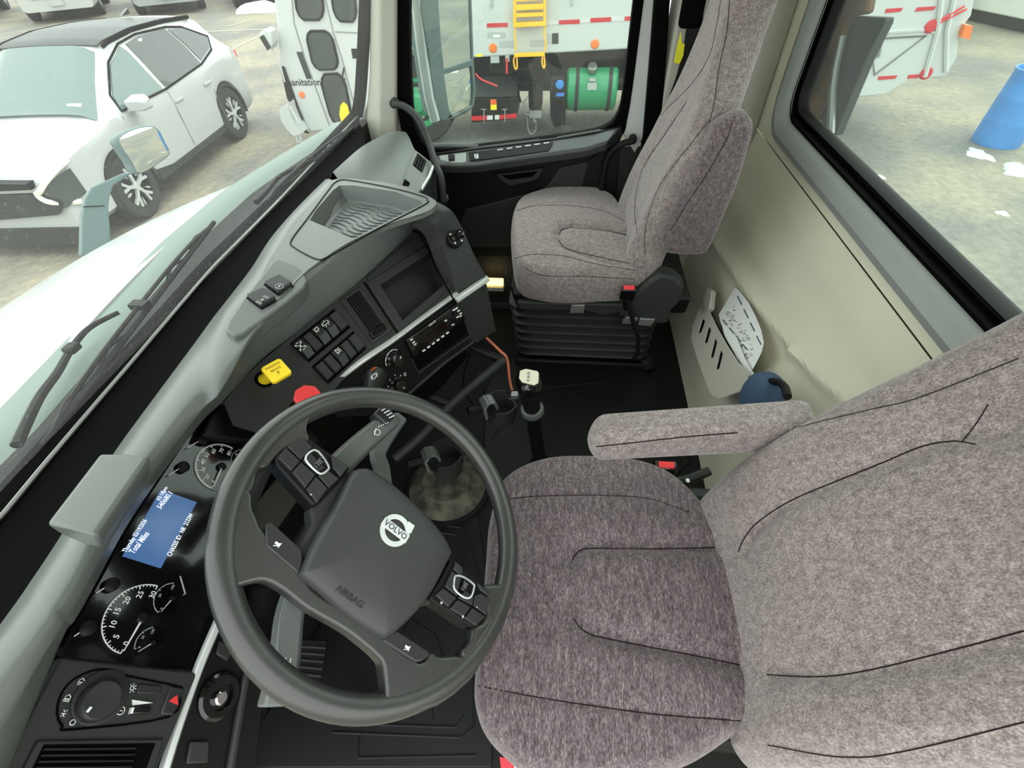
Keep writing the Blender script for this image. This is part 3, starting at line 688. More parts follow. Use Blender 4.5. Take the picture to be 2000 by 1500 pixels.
# three slots beside it
SL = Plane(at(921, 515, z=.797), (V((-.30, -.75, .55))))
m = MB()
for k in range(3):
    u = 913+k*6; v = 516-k*2.2; m.pp([(u-1.3, v-7), (u+1, v-8), (u+4, v+7), (u+1.8, v+8)], SL, .0035, -.002)
m.build('speaker_slot', 'trim', dash)
# --- lower panel: climate controls and radio
LP = Plane.thru(F.hit(700, 718), F.hit(890, 590), at(860, 740, z=.60))
m = MB(); m.pp([(640, 790), (700, 722), (767, 676), (833, 627), (892, 588), (905, 625), (925, 672), (870, 705), (790, 770), (740, 812), (660, 815)], LP, -.003, -.02); m.build('lower_panel', 'black', dash)
rx = (LP.hit(895, 600)-LP.hit(800, 668)).normalized(); ry = LP.n.cross(rx)
if ry.z < 0: ry = -ry
radio = thing('car_radio', 'black single-slot car radio in the dashboard with white lettering', 'radio', LP.hit(850, 640))
m = MB(); m.pp([(791, 664), (893, 591), (906, 622), (806, 698)], LP, .006, -.012); m.build('faceplate', 'gloss', radio, bevel=.002)
m = MB(); m.pp([(812, 662), (864, 626), (872, 640), (820, 681)], LP, .0068, .005); m.build('display', mat('radio_display', (22, 12, 12), .1), radio)
for k in range(6): m = MB(); m.pp([(821+k*9.2, 684-k*6.8), (825.5+k*9.2, 680.5-k*6.8), (826.5+k*9.2, 682.5-k*6.8), (822+k*9.2, 686-k*6.8)], LP, .0085, .005); m.build('key_symbol', 'white', radio)
for u, v in ((797, 663), (801, 668), (804, 672), (880, 605), (885, 602), (889, 607), (882, 614), (893, 612), (887, 619), (893, 617), (878, 634), (864, 626)): m = MB(); m.pp([(u, v), (u+4, v-3), (u+4.7, v-1.6), (u+.7, v+1.6)], LP, .0085, .005); m.build('key_symbol', 'white', radio)
m = MB(); m.text('VOLVO', LP.hit(844, 632, off=.0075), rx, ry, .0080); m.build('lettering', 'white', radio)
for px, r in (((874, 631), .0085), ((888, 613), .006)):
    m = MB(); m.lathe(LP.hit(*px, off=.006), LP.n, [(r, 0), (r, .005), (r*.85, .006), (0, .006)], 20); m.build('radio_knob', 'black', radio)
m = MB(); m.pp([(804, 700), (905, 626), (913, 652), (818, 722)], LP, -.001, -.003); m.build('slot_recess', 'trim', dash)
m = MB(); m.tube([LP.hit(*p, off=.001) for p in ((804, 701), (817, 728), (918, 656), (907, 625))], .0025, 6); m.build('slot_edge', 'dash2', dash)
# hvac
hv = thing('climate_control', 'black climate control panel with round knobs between radio and wheel', 'climate control', LP.hit(760, 730))
m = MB(); m.pp([(708, 735), (745, 690), (785, 668), (815, 725), (790, 762), (742, 790), (712, 765)], LP, .001, -.01); m.build('panel', 'black', hv, bevel=.002)
def hknob(px, r, r2=None):
    c = LP.hit(*px, off=.001); k_ = MB(); k_.lathe(c, LP.n, [(r, 0), (r, .003), (r*.78, .007), (r*.74, .018), (r*.68, .020), (0, .020)], 30); return k_.build('control_knob', 'gloss', hv), c
k1, c1 = hknob((767, 702), .019); k2, c2 = hknob((772, 750), .018)
for (kk, c, a0) in ((k1, c1, 40), (k2, c2, -60)):
    t = math.radians(a0); dd = rx*math.cos(t)+ry*math.sin(t); m = MB(); m.tube([c+LP.n*.0205+dd*.006, c+LP.n*.0205+dd*.012], .0009, 4); m.build('pointer', 'white', kk)
m = MB()
for a0, a1 in ((40, 70), (75, 100), (105, 130), (135, 160), (165, 185)): m.tube(arc(c1+LP.n*.003, rx, ry, .023, a0, a1, 5), .0009, 4)
for a in (30, 75, 120, 160, 200): t = math.radians(a); m.tube([c2+LP.n*.002+(rx*math.cos(t)+ry*math.sin(t))*.021, c2+LP.n*.002+(rx*math.cos(t)+ry*math.sin(t))*.024], .0011, 4)
q = LP.hit(791, 731, off=.003); m.tube([q+rx*.003*math.cos(t)+ry*.004*math.sin(t) for t in [k*math.pi/5 for k in range(10)]], .0007, 4, closed=True)
m.build('dial_marking', 'white', hv)
# oval brake valve lever at the left
m = MB(); P = [(712, 742), (716, 724), (728, 714), (740, 716), (748, 728), (742, 745), (728, 775), (712, 785), (706, 765)]; P3 = [LP.hit(*p) for p in P]; c_ = sum(P3, V((0, 0, 0)))/len(P3)
m.rings([P3, [p+LP.n*.012 for p in P3], [c_+(p-c_)*.85+LP.n*.018 for p in P3], [c_+(p-c_)*.3+LP.n*.020 for p in P3]]); ov = m.build('brake_selector', 'button', hv, angle=60)
m = MB(); q = LP.hit(731, 735, off=.021); m.tube([q+(rx*math.cos(t)+ry*math.sin(t))*.0055 for t in [k*math.pi/8 for k in range(16)]], .0009, 4, closed=True)
for s_ in (-1, 1): m.tube(arc(q, rx, ry, .008, -40+90+s_*90, 40+90+s_*90, 6), .0009, 4)
m.text('(', q+rx*.001, rx, ry, .006); m.build('symbol', 'white', ov)
m = MB(); m.tube(arc(LP.hit(733, 733, off=.012), rx, ry, .017, 30, 110, 10), .0012, 5); m.build('red_arc', 'orange', hv)
# lower cubby under the radio
m = MB(); P = [LP.hit(*p) for p in ((742, 812), (870, 708), (920, 672), (930, 700), (880, 760), (780, 850))]
B1 = Plane(LP.p-LP.n*.03, LP.n)
m.prism([p-LP.n*.03 for p in P], -LP.n*.01); m.build('lower_cubby', 'trim', dash)
m = MB(); m.tube([LP.hit(*p, off=-.005) for p in ((745, 812), (790, 775), (868, 708), (923, 668))], .005, 8); m.build('cubby_lip', 'dash2', dash)
# dark body closing the dash below
m = MB(); pts = [(-.82, .72), (-.4, .72), (-.12, .72), (.05, .70), (.2, .68), (.30, .60), (1.17, .60)]
ys = [1.06, 1.06, 1.02, .96, .88, .84, 1.05]
rw = []
for (x, z), y in zip(pts, ys): rw.append([V((x, y+.01, z)), V((x, y+.05, z-.12)), V((x, y+.18, z-.30)), V((x, 1.30, .30)), V((x, 1.31, FZ))])
m.grid(rw); m.build('knee_panel', 'black', dash, angle=50)
# --- passenger side
s0 = [at(648, 336, z=.90), at(703, 288, z=.893), at(767, 257, z=.865), at(790, 259, z=.855)]
s1 = [at(650, 354, z=.90), at(700, 352, z=.875), at(762, 361, z=.845), at(775, 362, z=.838)]
fr = [at(650, 336, z=.905), at(703, 289, z=.898), at(740, 268, z=.883), at(767, 256, z=.868), at(790, 257, z=.858)]
bk = [at(700, 420, z=.82), at(740, 400, z=.835), at(777, 361, z=.84), at(795, 320, z=.84), at(808, 289, z=.838)]
fr, bk = resample(smooth(fr, 4), 14), resample(smooth(bk, 4), 14)
m = MB(); m.grid([[a+V((0, .02, -.03)), a, a.lerp(b, .3)+V((0, 0, .012)), a.lerp(b, .65)+V((0, 0, .012)), b, b+V((0, -.003, -.004))] for a, b in zip(fr, bk)]); m.build('passenger_top', 'dash', dash, angle=60)
m = MB(); m.grid([[V((1.0, 1.20, .87)), V((1.18, 1.26, .86))], [at(790, 257, z=.858), V((1.19, 1.10, .83))], [at(808, 289, z=.835), V((1.19, 1.02, .80))]]); pass
PF = Plane.thru(at(808, 290, z=.836), at(777, 361, z=.838), at(830, 350, z=.765))
m = MB(); m.pp([(808, 290), (850, 322), (838, 352), (822, 372), (800, 400), (740, 400), (777, 361)], PF, 0, -.02); m.build('passenger_face', 'dash', dash, bevel=.003)
for p in dash.children:
    if p.name.startswith('passenger_face'): p.data.materials[0] = M['sill']
for q_ in ([(815, 300), (832, 315), (824, 337), (806, 322)], [(790, 350), (800, 358), (798, 364), (786, 362)]):
    m = MB(); m.pp(q_, PF, .002, -.004); v_ = m.build('air_vent', 'trim', dash, label='small passenger side vent')
    if q_[0][0] == 815:
        for k in range(4):
            t = (k+.5)/4; a = PF.hit(lerp(815, 832, t), lerp(300, 315, t), off=.003); b = PF.hit(lerp(806, 824, t), lerp(322, 337, t), off=.003)
            m = MB(); m.tube([a.lerp(b, .05), a.lerp(b, .95)], .0018, 5); m.build('slat', 'dash2', v_)
m = MB(); m.tube([at(848, 320, z=.775), at(838, 345, z=.765), at(822, 372, z=.76)], .006, 8); m.build('passenger_trim', 'silver', dash)
a, b = at(850, 324, z=.77), at(824, 374, z=.757)
m = MB(); m.grid([[a, a+V((0, .02, -.25))], [a.lerp(b, .5), a.lerp(b, .5)+V((0, .02, -.25))], [b, b+V((0, .02, -.25))], [at(800, 405, z=.75), at(800, 405, z=.75)+V((0, .02, -.25))]]); m.build('glovebox_face', 'dash2', dash)
# --- teardrop switch plate with two big push switches
_me = hood_.data; _o = ORG[hood_.name_full]; _bv = BVHTree.FromPolygons([v.co+_o for v in _me.vertices], [tuple(p.vertices) for p in _me.polygons])
_h = [_bv.ray_cast(CAM, ray(*p).normalized())[0] for p in ((452, 645), (585, 535), (535, 520), (560, 580), (500, 600))]
TD = Plane.thru(_h[0], _h[1], _h[2]); TD = TD.shift(max((q-TD.p).dot(TD.n) for q in _h)+.003)
o_ = [(441, 645), (446, 628), (475, 585), (520, 528), (532, 512), (545, 506), (578, 521), (594, 535), (600, 549), (594, 562), (560, 590), (500, 634), (475, 652), (455, 657)]
m = MB(); m.pp(o_, TD, .001, -.035); m.build('switch_plate', 'sill', dash, bevel=.003, angle=60)
for p in dash.children:
    if p.name.startswith('switch_plate'): p.data.materials[0] = M['dash']
tx = (TD.hit(560, 545)-TD.hit(500, 590)).normalized(); ty = TD.n.cross(tx)
if ty.y < 0: ty = -ty
def pushsw(P, sym, lab):
    o = thing('push_switch', lab, 'switch', TD.hit(*P[0])); m = MB(); m.pp([(lerp(sum(p[0] for p in P)/4, u, 1.12), lerp(sum(p[1] for p in P)/4, v, 1.12)) for u, v in P], TD, .002, -.005); m.build('switch_bezel', 'trim', o, bevel=.002)
    m = MB(); m.pp(P, TD, .011, 0); m.build('button', 'button', o, bevel=.003, seg=3)
    c = sum((TD.hit(*p, off=.0122) for p in P), V((0, 0, 0)))/4; m = MB()
    if sym == 'lock':
        m.tube([c+(tx*math.cos(t)+ty*math.sin(t))*.0065 for t in [k*math.pi/10 for k in range(20)]], .0006, 4, closed=True); m.tube([c-tx*.003, c+tx*.003], .0012, 4); m.tube([c-ty*.002, c+ty*.002], .0008, 4)
    else:
        for s_ in (-1, 1): m.tube([c+tx*.010*s_-ty*.005, c+tx*.010*s_+ty*.005, c+tx*.007*s_+ty*.005, c+tx*.007*s_-ty*.005], .0006, 4, closed=True)
        m.tube([c-tx*.003, c+tx*.003], .0009, 4); m.tube([c-ty*.003, c+ty*.003], .0007, 4)
    m.build('symbol', 'mark', o)
pushsw([(517, 557), (547, 542), (573, 560), (545, 578)], 'lock', 'grey push switch with a ringed arrow symbol, nearer the tray')
pushsw([(483, 583), (515, 568), (541, 588), (511, 604)], 'diff', 'grey push switch with a bracketed axle symbol, nearer the wheel')
# --- parking brake and trailer valves
def valve(root, cap, nm, lab, m_, txt, oct_=False):
    o = thing(nm, lab, 'valve knob', F.hit(*root)); b = F.hit(*root)
    m = MB(); m.lathe(b-F.n*.002, F.n, [(.0, 0), (.016, 0), (.016, .003), (.012, .004), (0, .004)], 24); m.build('collar', 'trim', o)
    dz = .045; top_ = F.hit(*cap, off=dz); pn = (V((-.2, -.35, .9))).normalized()
    m = MB(); m.tube([b, b.lerp(top_, .5), top_], [.011, .010, .012], 16); m.build('stem', m_, o)
    fx = (rx+V((0, 0, -.25))).normalized(); fx = (fx-pn*fx.dot(pn)).normalized(); fy = pn.cross(fx); 
    if oct_: P = [top_+(fx*math.cos(math.radians(22.5+45*k))+fy*math.sin(math.radians(22.5+45*k)))*.024 for k in range(8)]
    else: P = [top_+fx*x*.019+fy*y*.019 for x, y in ((-1, -.8), (-.8, -1), (.8, -1), (1, -.8), (1, .8), (.8, 1), (-.8, 1), (-1, .8))]
    m = MB(); m.prism(P, pn*.010); k = m.build('knob_cap', m_, o, bevel=.003, seg=3)
    if txt:
        m = MB(); c = top_+pn*.0112
        for i, (t, s_) in enumerate(txt): m.text(t, c+fx*(.0-.0)+fy*(.010-i*.0085), fx, fy, s_)
        m.build('lettering', mat('knob_print', (150, 120, 30) if not oct_ else (240, 180, 180), .5), k)
valve((516, 741), (541, 728), 'brake_knob', 'yellow square parking brake knob on the dashboard', 'yellow', [('PARKING', .0062), ('BRAKE', .0062), ('P', .009)])
valve((582, 800), (601, 778), 'brake_knob', 'red octagonal trailer supply knob behind the wheel rim', 'red', None, True)
# thin cable
m = MB(); m.tube(smooth([F.hit(794, 453, off=.006), F.hit(812, 452, off=.012), F.hit(832, 478, off=.012), F.hit(850, 520, off=.012), F.hit(872, 560, off=.014), F.hit(885, 583, off=.016)]+[at(897, 605, z=.72), at(912, 650, z=.64), at(918, 690, z=.58), at(906, 730, z=.52), at(908, 765, z=.47), at(930, 795, z=.44), at(955, 795, z=.44)], 5), .0022, 6)
cb = m.build('power_cable', 'trim', org=F.hit(794, 453)); tag(cb, 'thin black cable looping from the dashboard pod down to the cup holder', 'cable')
# --- small hood box on the dash in front of the driver
bx = thing('sensor_housing', 'grey wedge-shaped box sitting on the dashboard in front of the gauges', 'housing', at(180, 960, z=.95))
za = .985; A_ = [at(*p, z=za) for p in ((196, 888), (208, 884), (284, 890), (287, 893))]; B_ = [at(*p, z=za) for p in ((93, 1020), (100, 1024), (170, 1042), (180, 1045))]
A_ = [at(198, 885, z=.99), at(288, 890, z=.99)]; B_ = [at(93, 1022, z=.99), at(181, 1046, z=.99)]
def sec(a, b): return [a, a.lerp(b, .5)+V((0, 0, .002)), b, b+V((0, .0, -.008)), b.lerp(a, .4)+V((0, 0, -.045)), a+V((0, -.004, -.055)), a+V((0, .008, -.025)), a+V((0, .006, -.006))]
m = MB(); m.rings([sec(A_[0].lerp(B_[0], t), A_[1].lerp(B_[1], t)) for t in (0, .5, 1)]); m.build('housing_body', 'dash', bx, bevel=.004, seg=3)
m = MB(); c = A_[0].lerp(B_[0], .5)+V((.01, .0, -.05)); m.box(c, (.06, .03, .03)); m.build('mounting_foot', 'dash', bx, bevel=.004)
# ================================================================ INSTRUMENT CLUSTER
KP = Plane.thru(at(385, 830, z=.855), at(135, 1275, z=.855), at(388, 1305, z=.725))
cl = thing('instrument_cluster', 'black instrument cluster with round gauges and a blue screen', 'instrument cluster', KP.hit(300, 1080))
kx = (KP.hit(610-0, 515) - KP.hit(548, 600)).normalized()
kx = (KP.hit(322, 952)-KP.hit(247, 1082)).normalized(); ky = KP.n.cross(kx)
if ky.y < 0: ky = -ky
m = MB(); m.pp([(400, 822), (420, 800), (600, 800), (640, 900), (480, 1130), (420, 1250), (388, 1306), (330, 1302), (132, 1277), (118, 1268), (175, 1168), (262, 1008), (330, 900)], KP, -.012, -.02); m.build('face', 'gloss', cl)
# deep hood between gauge face and dash lip
m = MB(); m.grid([[at(u, v, z=.872), KP.hit(u+3, v+2, off=-.014)] for u, v in ((120, 1262), (175, 1166), (262, 1008), (330, 905), (369, 848), (400, 812), (430, 790))]); m.build('cowl_edge', 'trim', cl)
m = MB(); m.pp([(388, 855), (402, 822), (432, 786), (458, 786), (600, 836), (620, 870), (480, 866)], KP, .012, -.01); m.build('upper_bridge', 'black', cl, bevel=.004)
# screen
SCp = KP.shift(-.0105)
m = MB(); m.pp([(322, 952), (392, 977), (322, 1106), (247, 1082)], KP, -.0105, -.012); sc_ = m.build('screen', 'screen', cl, label='lit blue information screen')
def ktext(s, a, b, size, o='screentext', par=None):
    """text running between two picture points"""
    A, B = SCp.hit(*a, off=.0006), SCp.hit(*b, off=.0006); m = MB(); m.text(s, (A+B)/2, B-A, ky, size)
    xs = [(p-(A+B)/2).dot((B-A).normalized()) for p in m.v]; w = max(xs)-min(xs); k = (B-A).length/w
    d = (B-A).normalized(); c = (A+B)/2; m.v = [c+(p-c) + d*((p-c).dot(d))*(k-1) for p in m.v]
    return m.build('lettering', o, par or sc_)
ktext('Thursday 02/19/2026', (243, 1078), (284, 1015), .0085); ktext('03:18pm', (309, 977), (325, 951), .0080)
ktext('Total Miles', (257, 1080), (288, 1040), .0115); ktext('540680.1', (311, 992), (334, 961), .0105)
ktext('CHASSIS ID:  NR  213344', (330, 1086), (374, 1004), .0095)
# gauges
def gauge(par_c, px_c, rpx, a0, a1, labels, nd, lab, rim=True, tick=None, needle=None, r=None, sub=False):
    c = SCp.hit(*px_c); R = (SCp.hit(*rpx)-c).length if r is None else r
    g = MB(); g.lathe(c-KP.n*.0012, KP.n, [(0, 0), (R*1.02, 0), (R*1.02, .0006), (0, .0006)], 48); G = g.build('gauge', 'gloss', cl, label=lab)
    m = MB(); m.tube(arc(c, kx, ky, R*.97, a0, a1, 40), R*.012+.0003, 4)
    n = tick or (len(labels)-1)*5
    for k in range(n+1):
        t = math.radians(lerp(a0, a1, k/n)); d = kx*math.cos(t)+ky*math.sin(t); big = k % 5 == 0
        m.tube([c+d*R*(.86 if big else .91), c+d*R*.97], R*(.014 if big else .007)+.0002, 4)
    for k, s in enumerate(labels):
        t = math.radians(lerp(a0, a1, k/(len(labels)-1))); d = kx*math.cos(t)+ky*math.sin(t); m.text(s, c+d*R*.70, kx, ky, R*.22)
    m.build('scale', 'mark' if sub else 'white', G)
    t = math.radians(nd); d = kx*math.cos(t)+ky*math.sin(t)
    m = MB(); m.tube([c-d*R*.05+KP.n*.004, c+d*R*.92+KP.n*.004], [R*.035, R*.015], 6); m.build('needle', 'white', G)
    m = MB(); m.lathe(c, KP.n, [(R*.16, 0), (R*.16, .004), (R*.1, .006), (0, .006)], 20); m.build('needle_cap', 'black', G)
def ang(c, p):
    a = SCp.hit(*c); b = SCp.hit(*p); d = b-a; return math.degrees(math.atan2(d.dot(ky), d.dot(kx)))
tc_ = (276, 1208); a0 = ang(tc_, (240, 1269)); a1 = ang(tc_, (313, 1133))
if a0 < a1: a0 += 360
gauge(cl, tc_, (200, 1205), a0, a1, ['0', '5', '10', '15', '20', '25', '30'], ang(tc_, (250, 1253)), 'engine speed gauge')
sc2 = (432, 912); a0 = ang(sc2, (409, 960)); a1 = ang(sc2, (456, 872))
if a0 < a1: a0 += 360
gauge(cl, sc2, (380, 910), a0, a1, ['0', '20', '30', '40', '50', '60', '70', '80'], ang(sc2, (415, 951)), 'road speed gauge', tick=35)
for c, p0, p1, nd in (((334, 1170), (308, 1197), (338, 1143), (309, 1199)), ((296, 1256), (262, 1268), (300, 1215), (270, 1272)), ((470, 950), (440, 960), (480, 930), (448, 940)), ((475, 900), (452, 905), (478, 880), (455, 885))):
    a0 = ang(c, p0); a1 = ang(c, p1)
    if a0 < a1: a0 += 360
    gauge(cl, c, p0, a0, a1, ['0', '50', '100'], ang(c, nd), 'small pressure gauge', tick=8, sub=True)
for a, b in (((145, 1243), (163, 1230)), ((188, 1158), (210, 1145)), ((330, 928), (350, 915)), ((367, 874), (388, 862))):
    m = MB(); m.tube([SCp.hit(*a, off=.004), SCp.hit(*b, off=.004)], .0008, 5); nb = m.build('side_needle', 'white', cl)
    m = MB(); m.lathe(SCp.hit(b[0]+6, b[1]-2), KP.n, [(.009, 0), (.009, .005), (.006, .007), (0, .007)], 18); m.build('needle_hub', 'black', cl)
m = MB(); m.tube([SCp.hit(*p, off=.003) for p in ((352, 1125), (362, 1160), (358, 1162))], .001, 4); m.build('bezel_glint', 'mark', cl)
# --- light switch panel
lsp = thing('light_switch_panel', 'charcoal panel left of the gauges with a large rotary light switch', 'switch panel', KP.hit(200, 1350))
m = MB(); m.pp([(118, 1283), (132, 1285), (378, 1312), (385, 1318), (330, 1450), (300, 1520), (-10, 1520), (60, 1390)], KP, .0, -.02); m.build('panel', 'fascia', lsp, bevel=.003)
ol = [(112, 1395), (118, 1360), (140, 1330), (180, 1310), (215, 1308), (240, 1318), (345, 1340), (352, 1350), (330, 1400), (140, 1425), (122, 1418)]
m = MB(); m.tube(smooth([KP.hit(*p, off=.0005) for p in ol], 4, True), .0013, 5, closed=True); m.build('panel_outline', 'trim', lsp)
kc = KP.hit(187, 1370)
m = MB(); m.lathe(KP.hit(196, 1362), KP.n, [(.028, 0), (.028, .003), (.024, .005), (0, .005)], 40); m.build('switch_dish', 'fascia', lsp)
m = MB(); m.lathe(kc, KP.n, [(.0215, .004), (.0215, .012), (.020, .016), (.018, .018), (0, .017)], 40); kn = m.build('rotary_knob', 'button', lsp)
m = MB(); a, b = KP.hit(170, 1391, off=.0185), KP.hit(178, 1381, off=.0185); m.tube([a, b], .0016, 5); m.build('pointer', 'white', kn)
def kicon(px, f, s=.0042):
    c = KP.hit(*px, off=.0022); m = MB()
    def L(*pts, closed=False): m.tube([c+(kx*x+ky*y)*s for x, y in pts], .0005, 4, closed=closed)
    f(L); m.build('symbol', 'white', lsp)
circ = lambda L, r=.6, ox=0, oy=0: L(*[(ox+r*math.cos(t), oy+r*math.sin(t)) for t in [k*math.pi/6 for k in range(12)]], closed=True)
def dshape(L): L((-.2, -.7), (-.2, .7), (.3, .6), (.8, 0), (.3, -.6), closed=True)
def beam(L):
    dshape(L)
    for y in (-.6, -.2, .2, .6): L((-.9, y), (-.35, y))
kicon((159, 1331), lambda L: (dshape(L), [L((-.9, y), (-.35, y)) for y in (-.5, 0, .5)])); kicon((132, 1363), beam)
kicon((125, 1393), lambda L: (L((-.9, .5), (-.3, 0), (-.9, -.5)), L((.9, .5), (.3, 0), (.9, -.5)), L((-.1, .6), (-.1, -.6))), .0036)
kicon((142, 1411), lambda L: circ(L), .0042)
kicon((258, 1344), lambda L: (circ(L, .45), [L((.7*math.cos(t), .7*math.sin(t)), (1.1*math.cos(t), 1.1*math.sin(t))) for t in [k*math.pi/4 for k in range(8)]]), .0045)
kicon((236, 1388), lambda L: (circ(L, .9), L((0, -.4), (0, .4)), L((-.2, .4), (.2, .4))), .0045)
m = MB(); m.pp([(268, 1337), (313, 1340), (310, 1357), (265, 1354)], KP, .003, 0); m.build('dimmer_blank', 'button', lsp, bevel=.001)
m = MB(); m.pp([(257, 1367), (298, 1373), (258, 1378)], KP, .002, 0); m.build('dimmer_scale', 'white', lsp)
m = MB(); m.pp([(254, 1382), (292, 1379), (288, 1395), (250, 1396)], KP, .005, -.004); th = m.build('thumb_wheel', 'gloss', lsp, bevel=.0015)
m = MB(); m.pp([(253, 1383), (258, 1383), (254, 1395), (250, 1395)], KP, .006, 0); m.build('wheel_mark', 'white', th)
m = MB(); m.pp([(332, 1341), (358, 1345), (335, 1398), (310, 1396)], KP, .004, 0); hz = m.build('hazard_button', 'button', lsp, bevel=.002)
m = MB(); m.pp([(342, 1358), (344, 1378), (326, 1370)], KP, .0052, .003); m.build('warning_triangle', 'red', hz)
vq = [(82, 1455), (300, 1452), (268, 1540), (40, 1540)]
m = MB(); m.pp([(70, 1446), (318, 1443), (285, 1545), (20, 1545)], KP, .004, 0); vb = m.build('air_vent', 'fascia', lsp, bevel=.003, label='driver side air vent')
m = MB(); m.pp(vq, KP, .0045, .003); m.build('vent_back', 'trim', vb)
for k in range(5):
    v = 1462+k*12; m = MB(); m.pp([(80-k*5, v), (262-k*3, v-2), (261-k*3, v+3), (79-k*5, v+5)], KP, .008, .003); m.build('slat', 'black', vb, bevel=.0008)
# --- ignition panel below the silver strip
IP = Plane.thru(at(392, 1316, z=.71), at(330, 1500, z=.70), at(560, 1330, z=.58))
m = MB(); m.pp([(440, 1215), (500, 1240), (520, 1320), (500, 1520), (325, 1520), (350, 1435), (398, 1312), (420, 1250)], IP, 0, -.02); o = thing('ignition_panel', 'black lower panel with the ignition lock, left of the knees', 'panel', IP.hit(420, 1370)); m.build('panel', 'black', o, bevel=.003)
m = MB(); m.lathe(IP.hit(425, 1360), IP.n, [(.030, 0), (.030, .006), (.026, .009), (.018, .009), (.016, .004), (0, .004)], 36); ig = m.build('ignition_lock', 'gloss', o)
m = MB(); m.lathe(IP.hit(424, 1364), IP.n, [(.009, .004), (.009, .010), (.007, .012), (0, .012)], 24); m.build('lock_barrel', 'chrome', ig)
m = MB(); m.pp([(368, 1448), (405, 1447), (402, 1490), (360, 1492)], IP, .006, 0); m.build('blank_cover', 'dash2', o, bevel=.002)
m = MB(); m.pp([(425, 1250), (452, 1268), (440, 1292), (418, 1278)], IP, .006, 0); m.build('blank_cover', 'dash2', o, bevel=.002)
m = MB(); m.tube([IP.hit(*p, off=.004) for p in ((500, 1250), (478, 1330), (450, 1500))], .006, 8); m.build('panel_edge', 'dash2', o)
# ================================================================ STEERING COLUMN
WC = V((-.459, .779, .809)); wa, wb = math.radians(40.5), math.radians(-4.5)
WN = V((math.sin(wb), -math.sin(wa)*math.cos(wb), math.cos(wa)*math.cos(wb)))
WX = WN.cross(V((0, 1, 0))).normalized(); WX = WX if WX.x > 0 else -WX; WY = WN.cross(WX); WY = WY if WY.y > 0 else -WY
WP = Plane(WC, WN)
col = thing('steering_column', 'dark plastic steering column shroud with stalks behind the wheel', 'steering column', WC-WN*.12)
def csec(h, rx_, ry_, dy=0): 
    c = WC-WN*h+WY*dy; return [c+WX*rx_*math.copysign(abs(math.cos(t))**.6, math.cos(t))+WY*ry_*math.copysign(abs(math.sin(t))**.6, math.sin(t)) for t in [2*math.pi*k/36 for k in range(36)]]
m = MB(); m.rings([csec(.045, .055, .05), csec(.06, .075, .062, .005), csec(.10, .085, .065, .01), csec(.18, .075, .055, .02), csec(.26, .06, .045, .03)]); m.build('shroud', 'dash2', col, angle=60)
m = MB(); m.tube([WC-WN*.25+WY*.03, WC-WN*.55+WY*.05, V((-.42, 1.27, .22))], [.035, .03, .03], 16); m.build('column_tube', 'black', col)
def stalk(pts, off0, off1, w, t, nm='stalk', mt='dash'):
    P = [WP.hit(u, v, off=lerp(off0, off1, i/(len(pts)-1))) for i, (u, v) in enumerate(pts)]; P = smooth(P, 4); m = MB(); rg = []
    for i, p in enumerate(P):
        tt = (P[min(i+1, len(P)-1)]-P[max(i-1, 0)]).normalized(); s_ = tt.cross(WN).normalized(); k = i/(len(P)-1); ww = lerp(w[0], w[1], k)
        rg.append([p+s_*ww, p+s_*ww*.7+WN*t, p-s_*ww*.7+WN*t, p-s_*ww, p-s_*ww*.7-WN*t, p+s_*ww*.7-WN*t])
    m.rings(rg); return m.build(nm, mt, col, bevel=.003, angle=30)
st1 = stalk([(640, 935), (672, 900), (705, 868), (740, 838), (766, 815)], -.06, -.045, (.022, .0185), .014, label if False else 'wiper_stalk')
m = MB()
e_ = WP.hit(752, 828, off=-.040); d_ = (e_-WP.hit(700, 880, off=-.05)).normalized(); s_ = d_.cross(WN).normalized()
if s_.x < 0: s_ = -s_
m.obox(e_+d_*.004+s_*.012, d_, s_, WN, (.024, .030, .026)); tip = m.build('stalk_tip', 'button', st1, bevel=.004)
m = MB()
for k in range(5): m.tube([e_+d_*.014+s_*(.0+k*.006)+WN*.015, e_+d_*.004+s_*(.003+k*.006)+WN*.0155], .0012, 4)
for k in range(5): m.tube([e_-d_*(.004+k*.004)+s_*(-.002+k*.0015)+WN*.0135, e_-d_*(.002+k*.004)+s_*(-.001+k*.0015)+WN*.0135], .0009, 4)
q = e_-d_*.028+WN*.0128; m.tube([q+(d_*math.cos(t)+s_*math.sin(t))*.005 for t in [k*math.pi/5 for k in range(10)]], .0007, 4, closed=True); m.tube([q-d_*.007, q+d_*.004+s_*.006], .0007, 4)
m.build('marking', 'white', st1)
st3 = stalk([(750, 960), (745, 915), (738, 885), (760, 845), (782, 815)], -.12, -.075, (.018, .014), .009, 'retarder_stalk')
st2 = stalk([(605, 1100), (582, 1150), (565, 1205), (556, 1290), (536, 1380)], -.05, -.07, (.018, .021), .014, 'turn_signal_stalk')
m = MB(); q = WP.hit(562, 1292, off=-.05); m.text('C', q, WX, WY, .012); m.build('marking', 'white', st2)
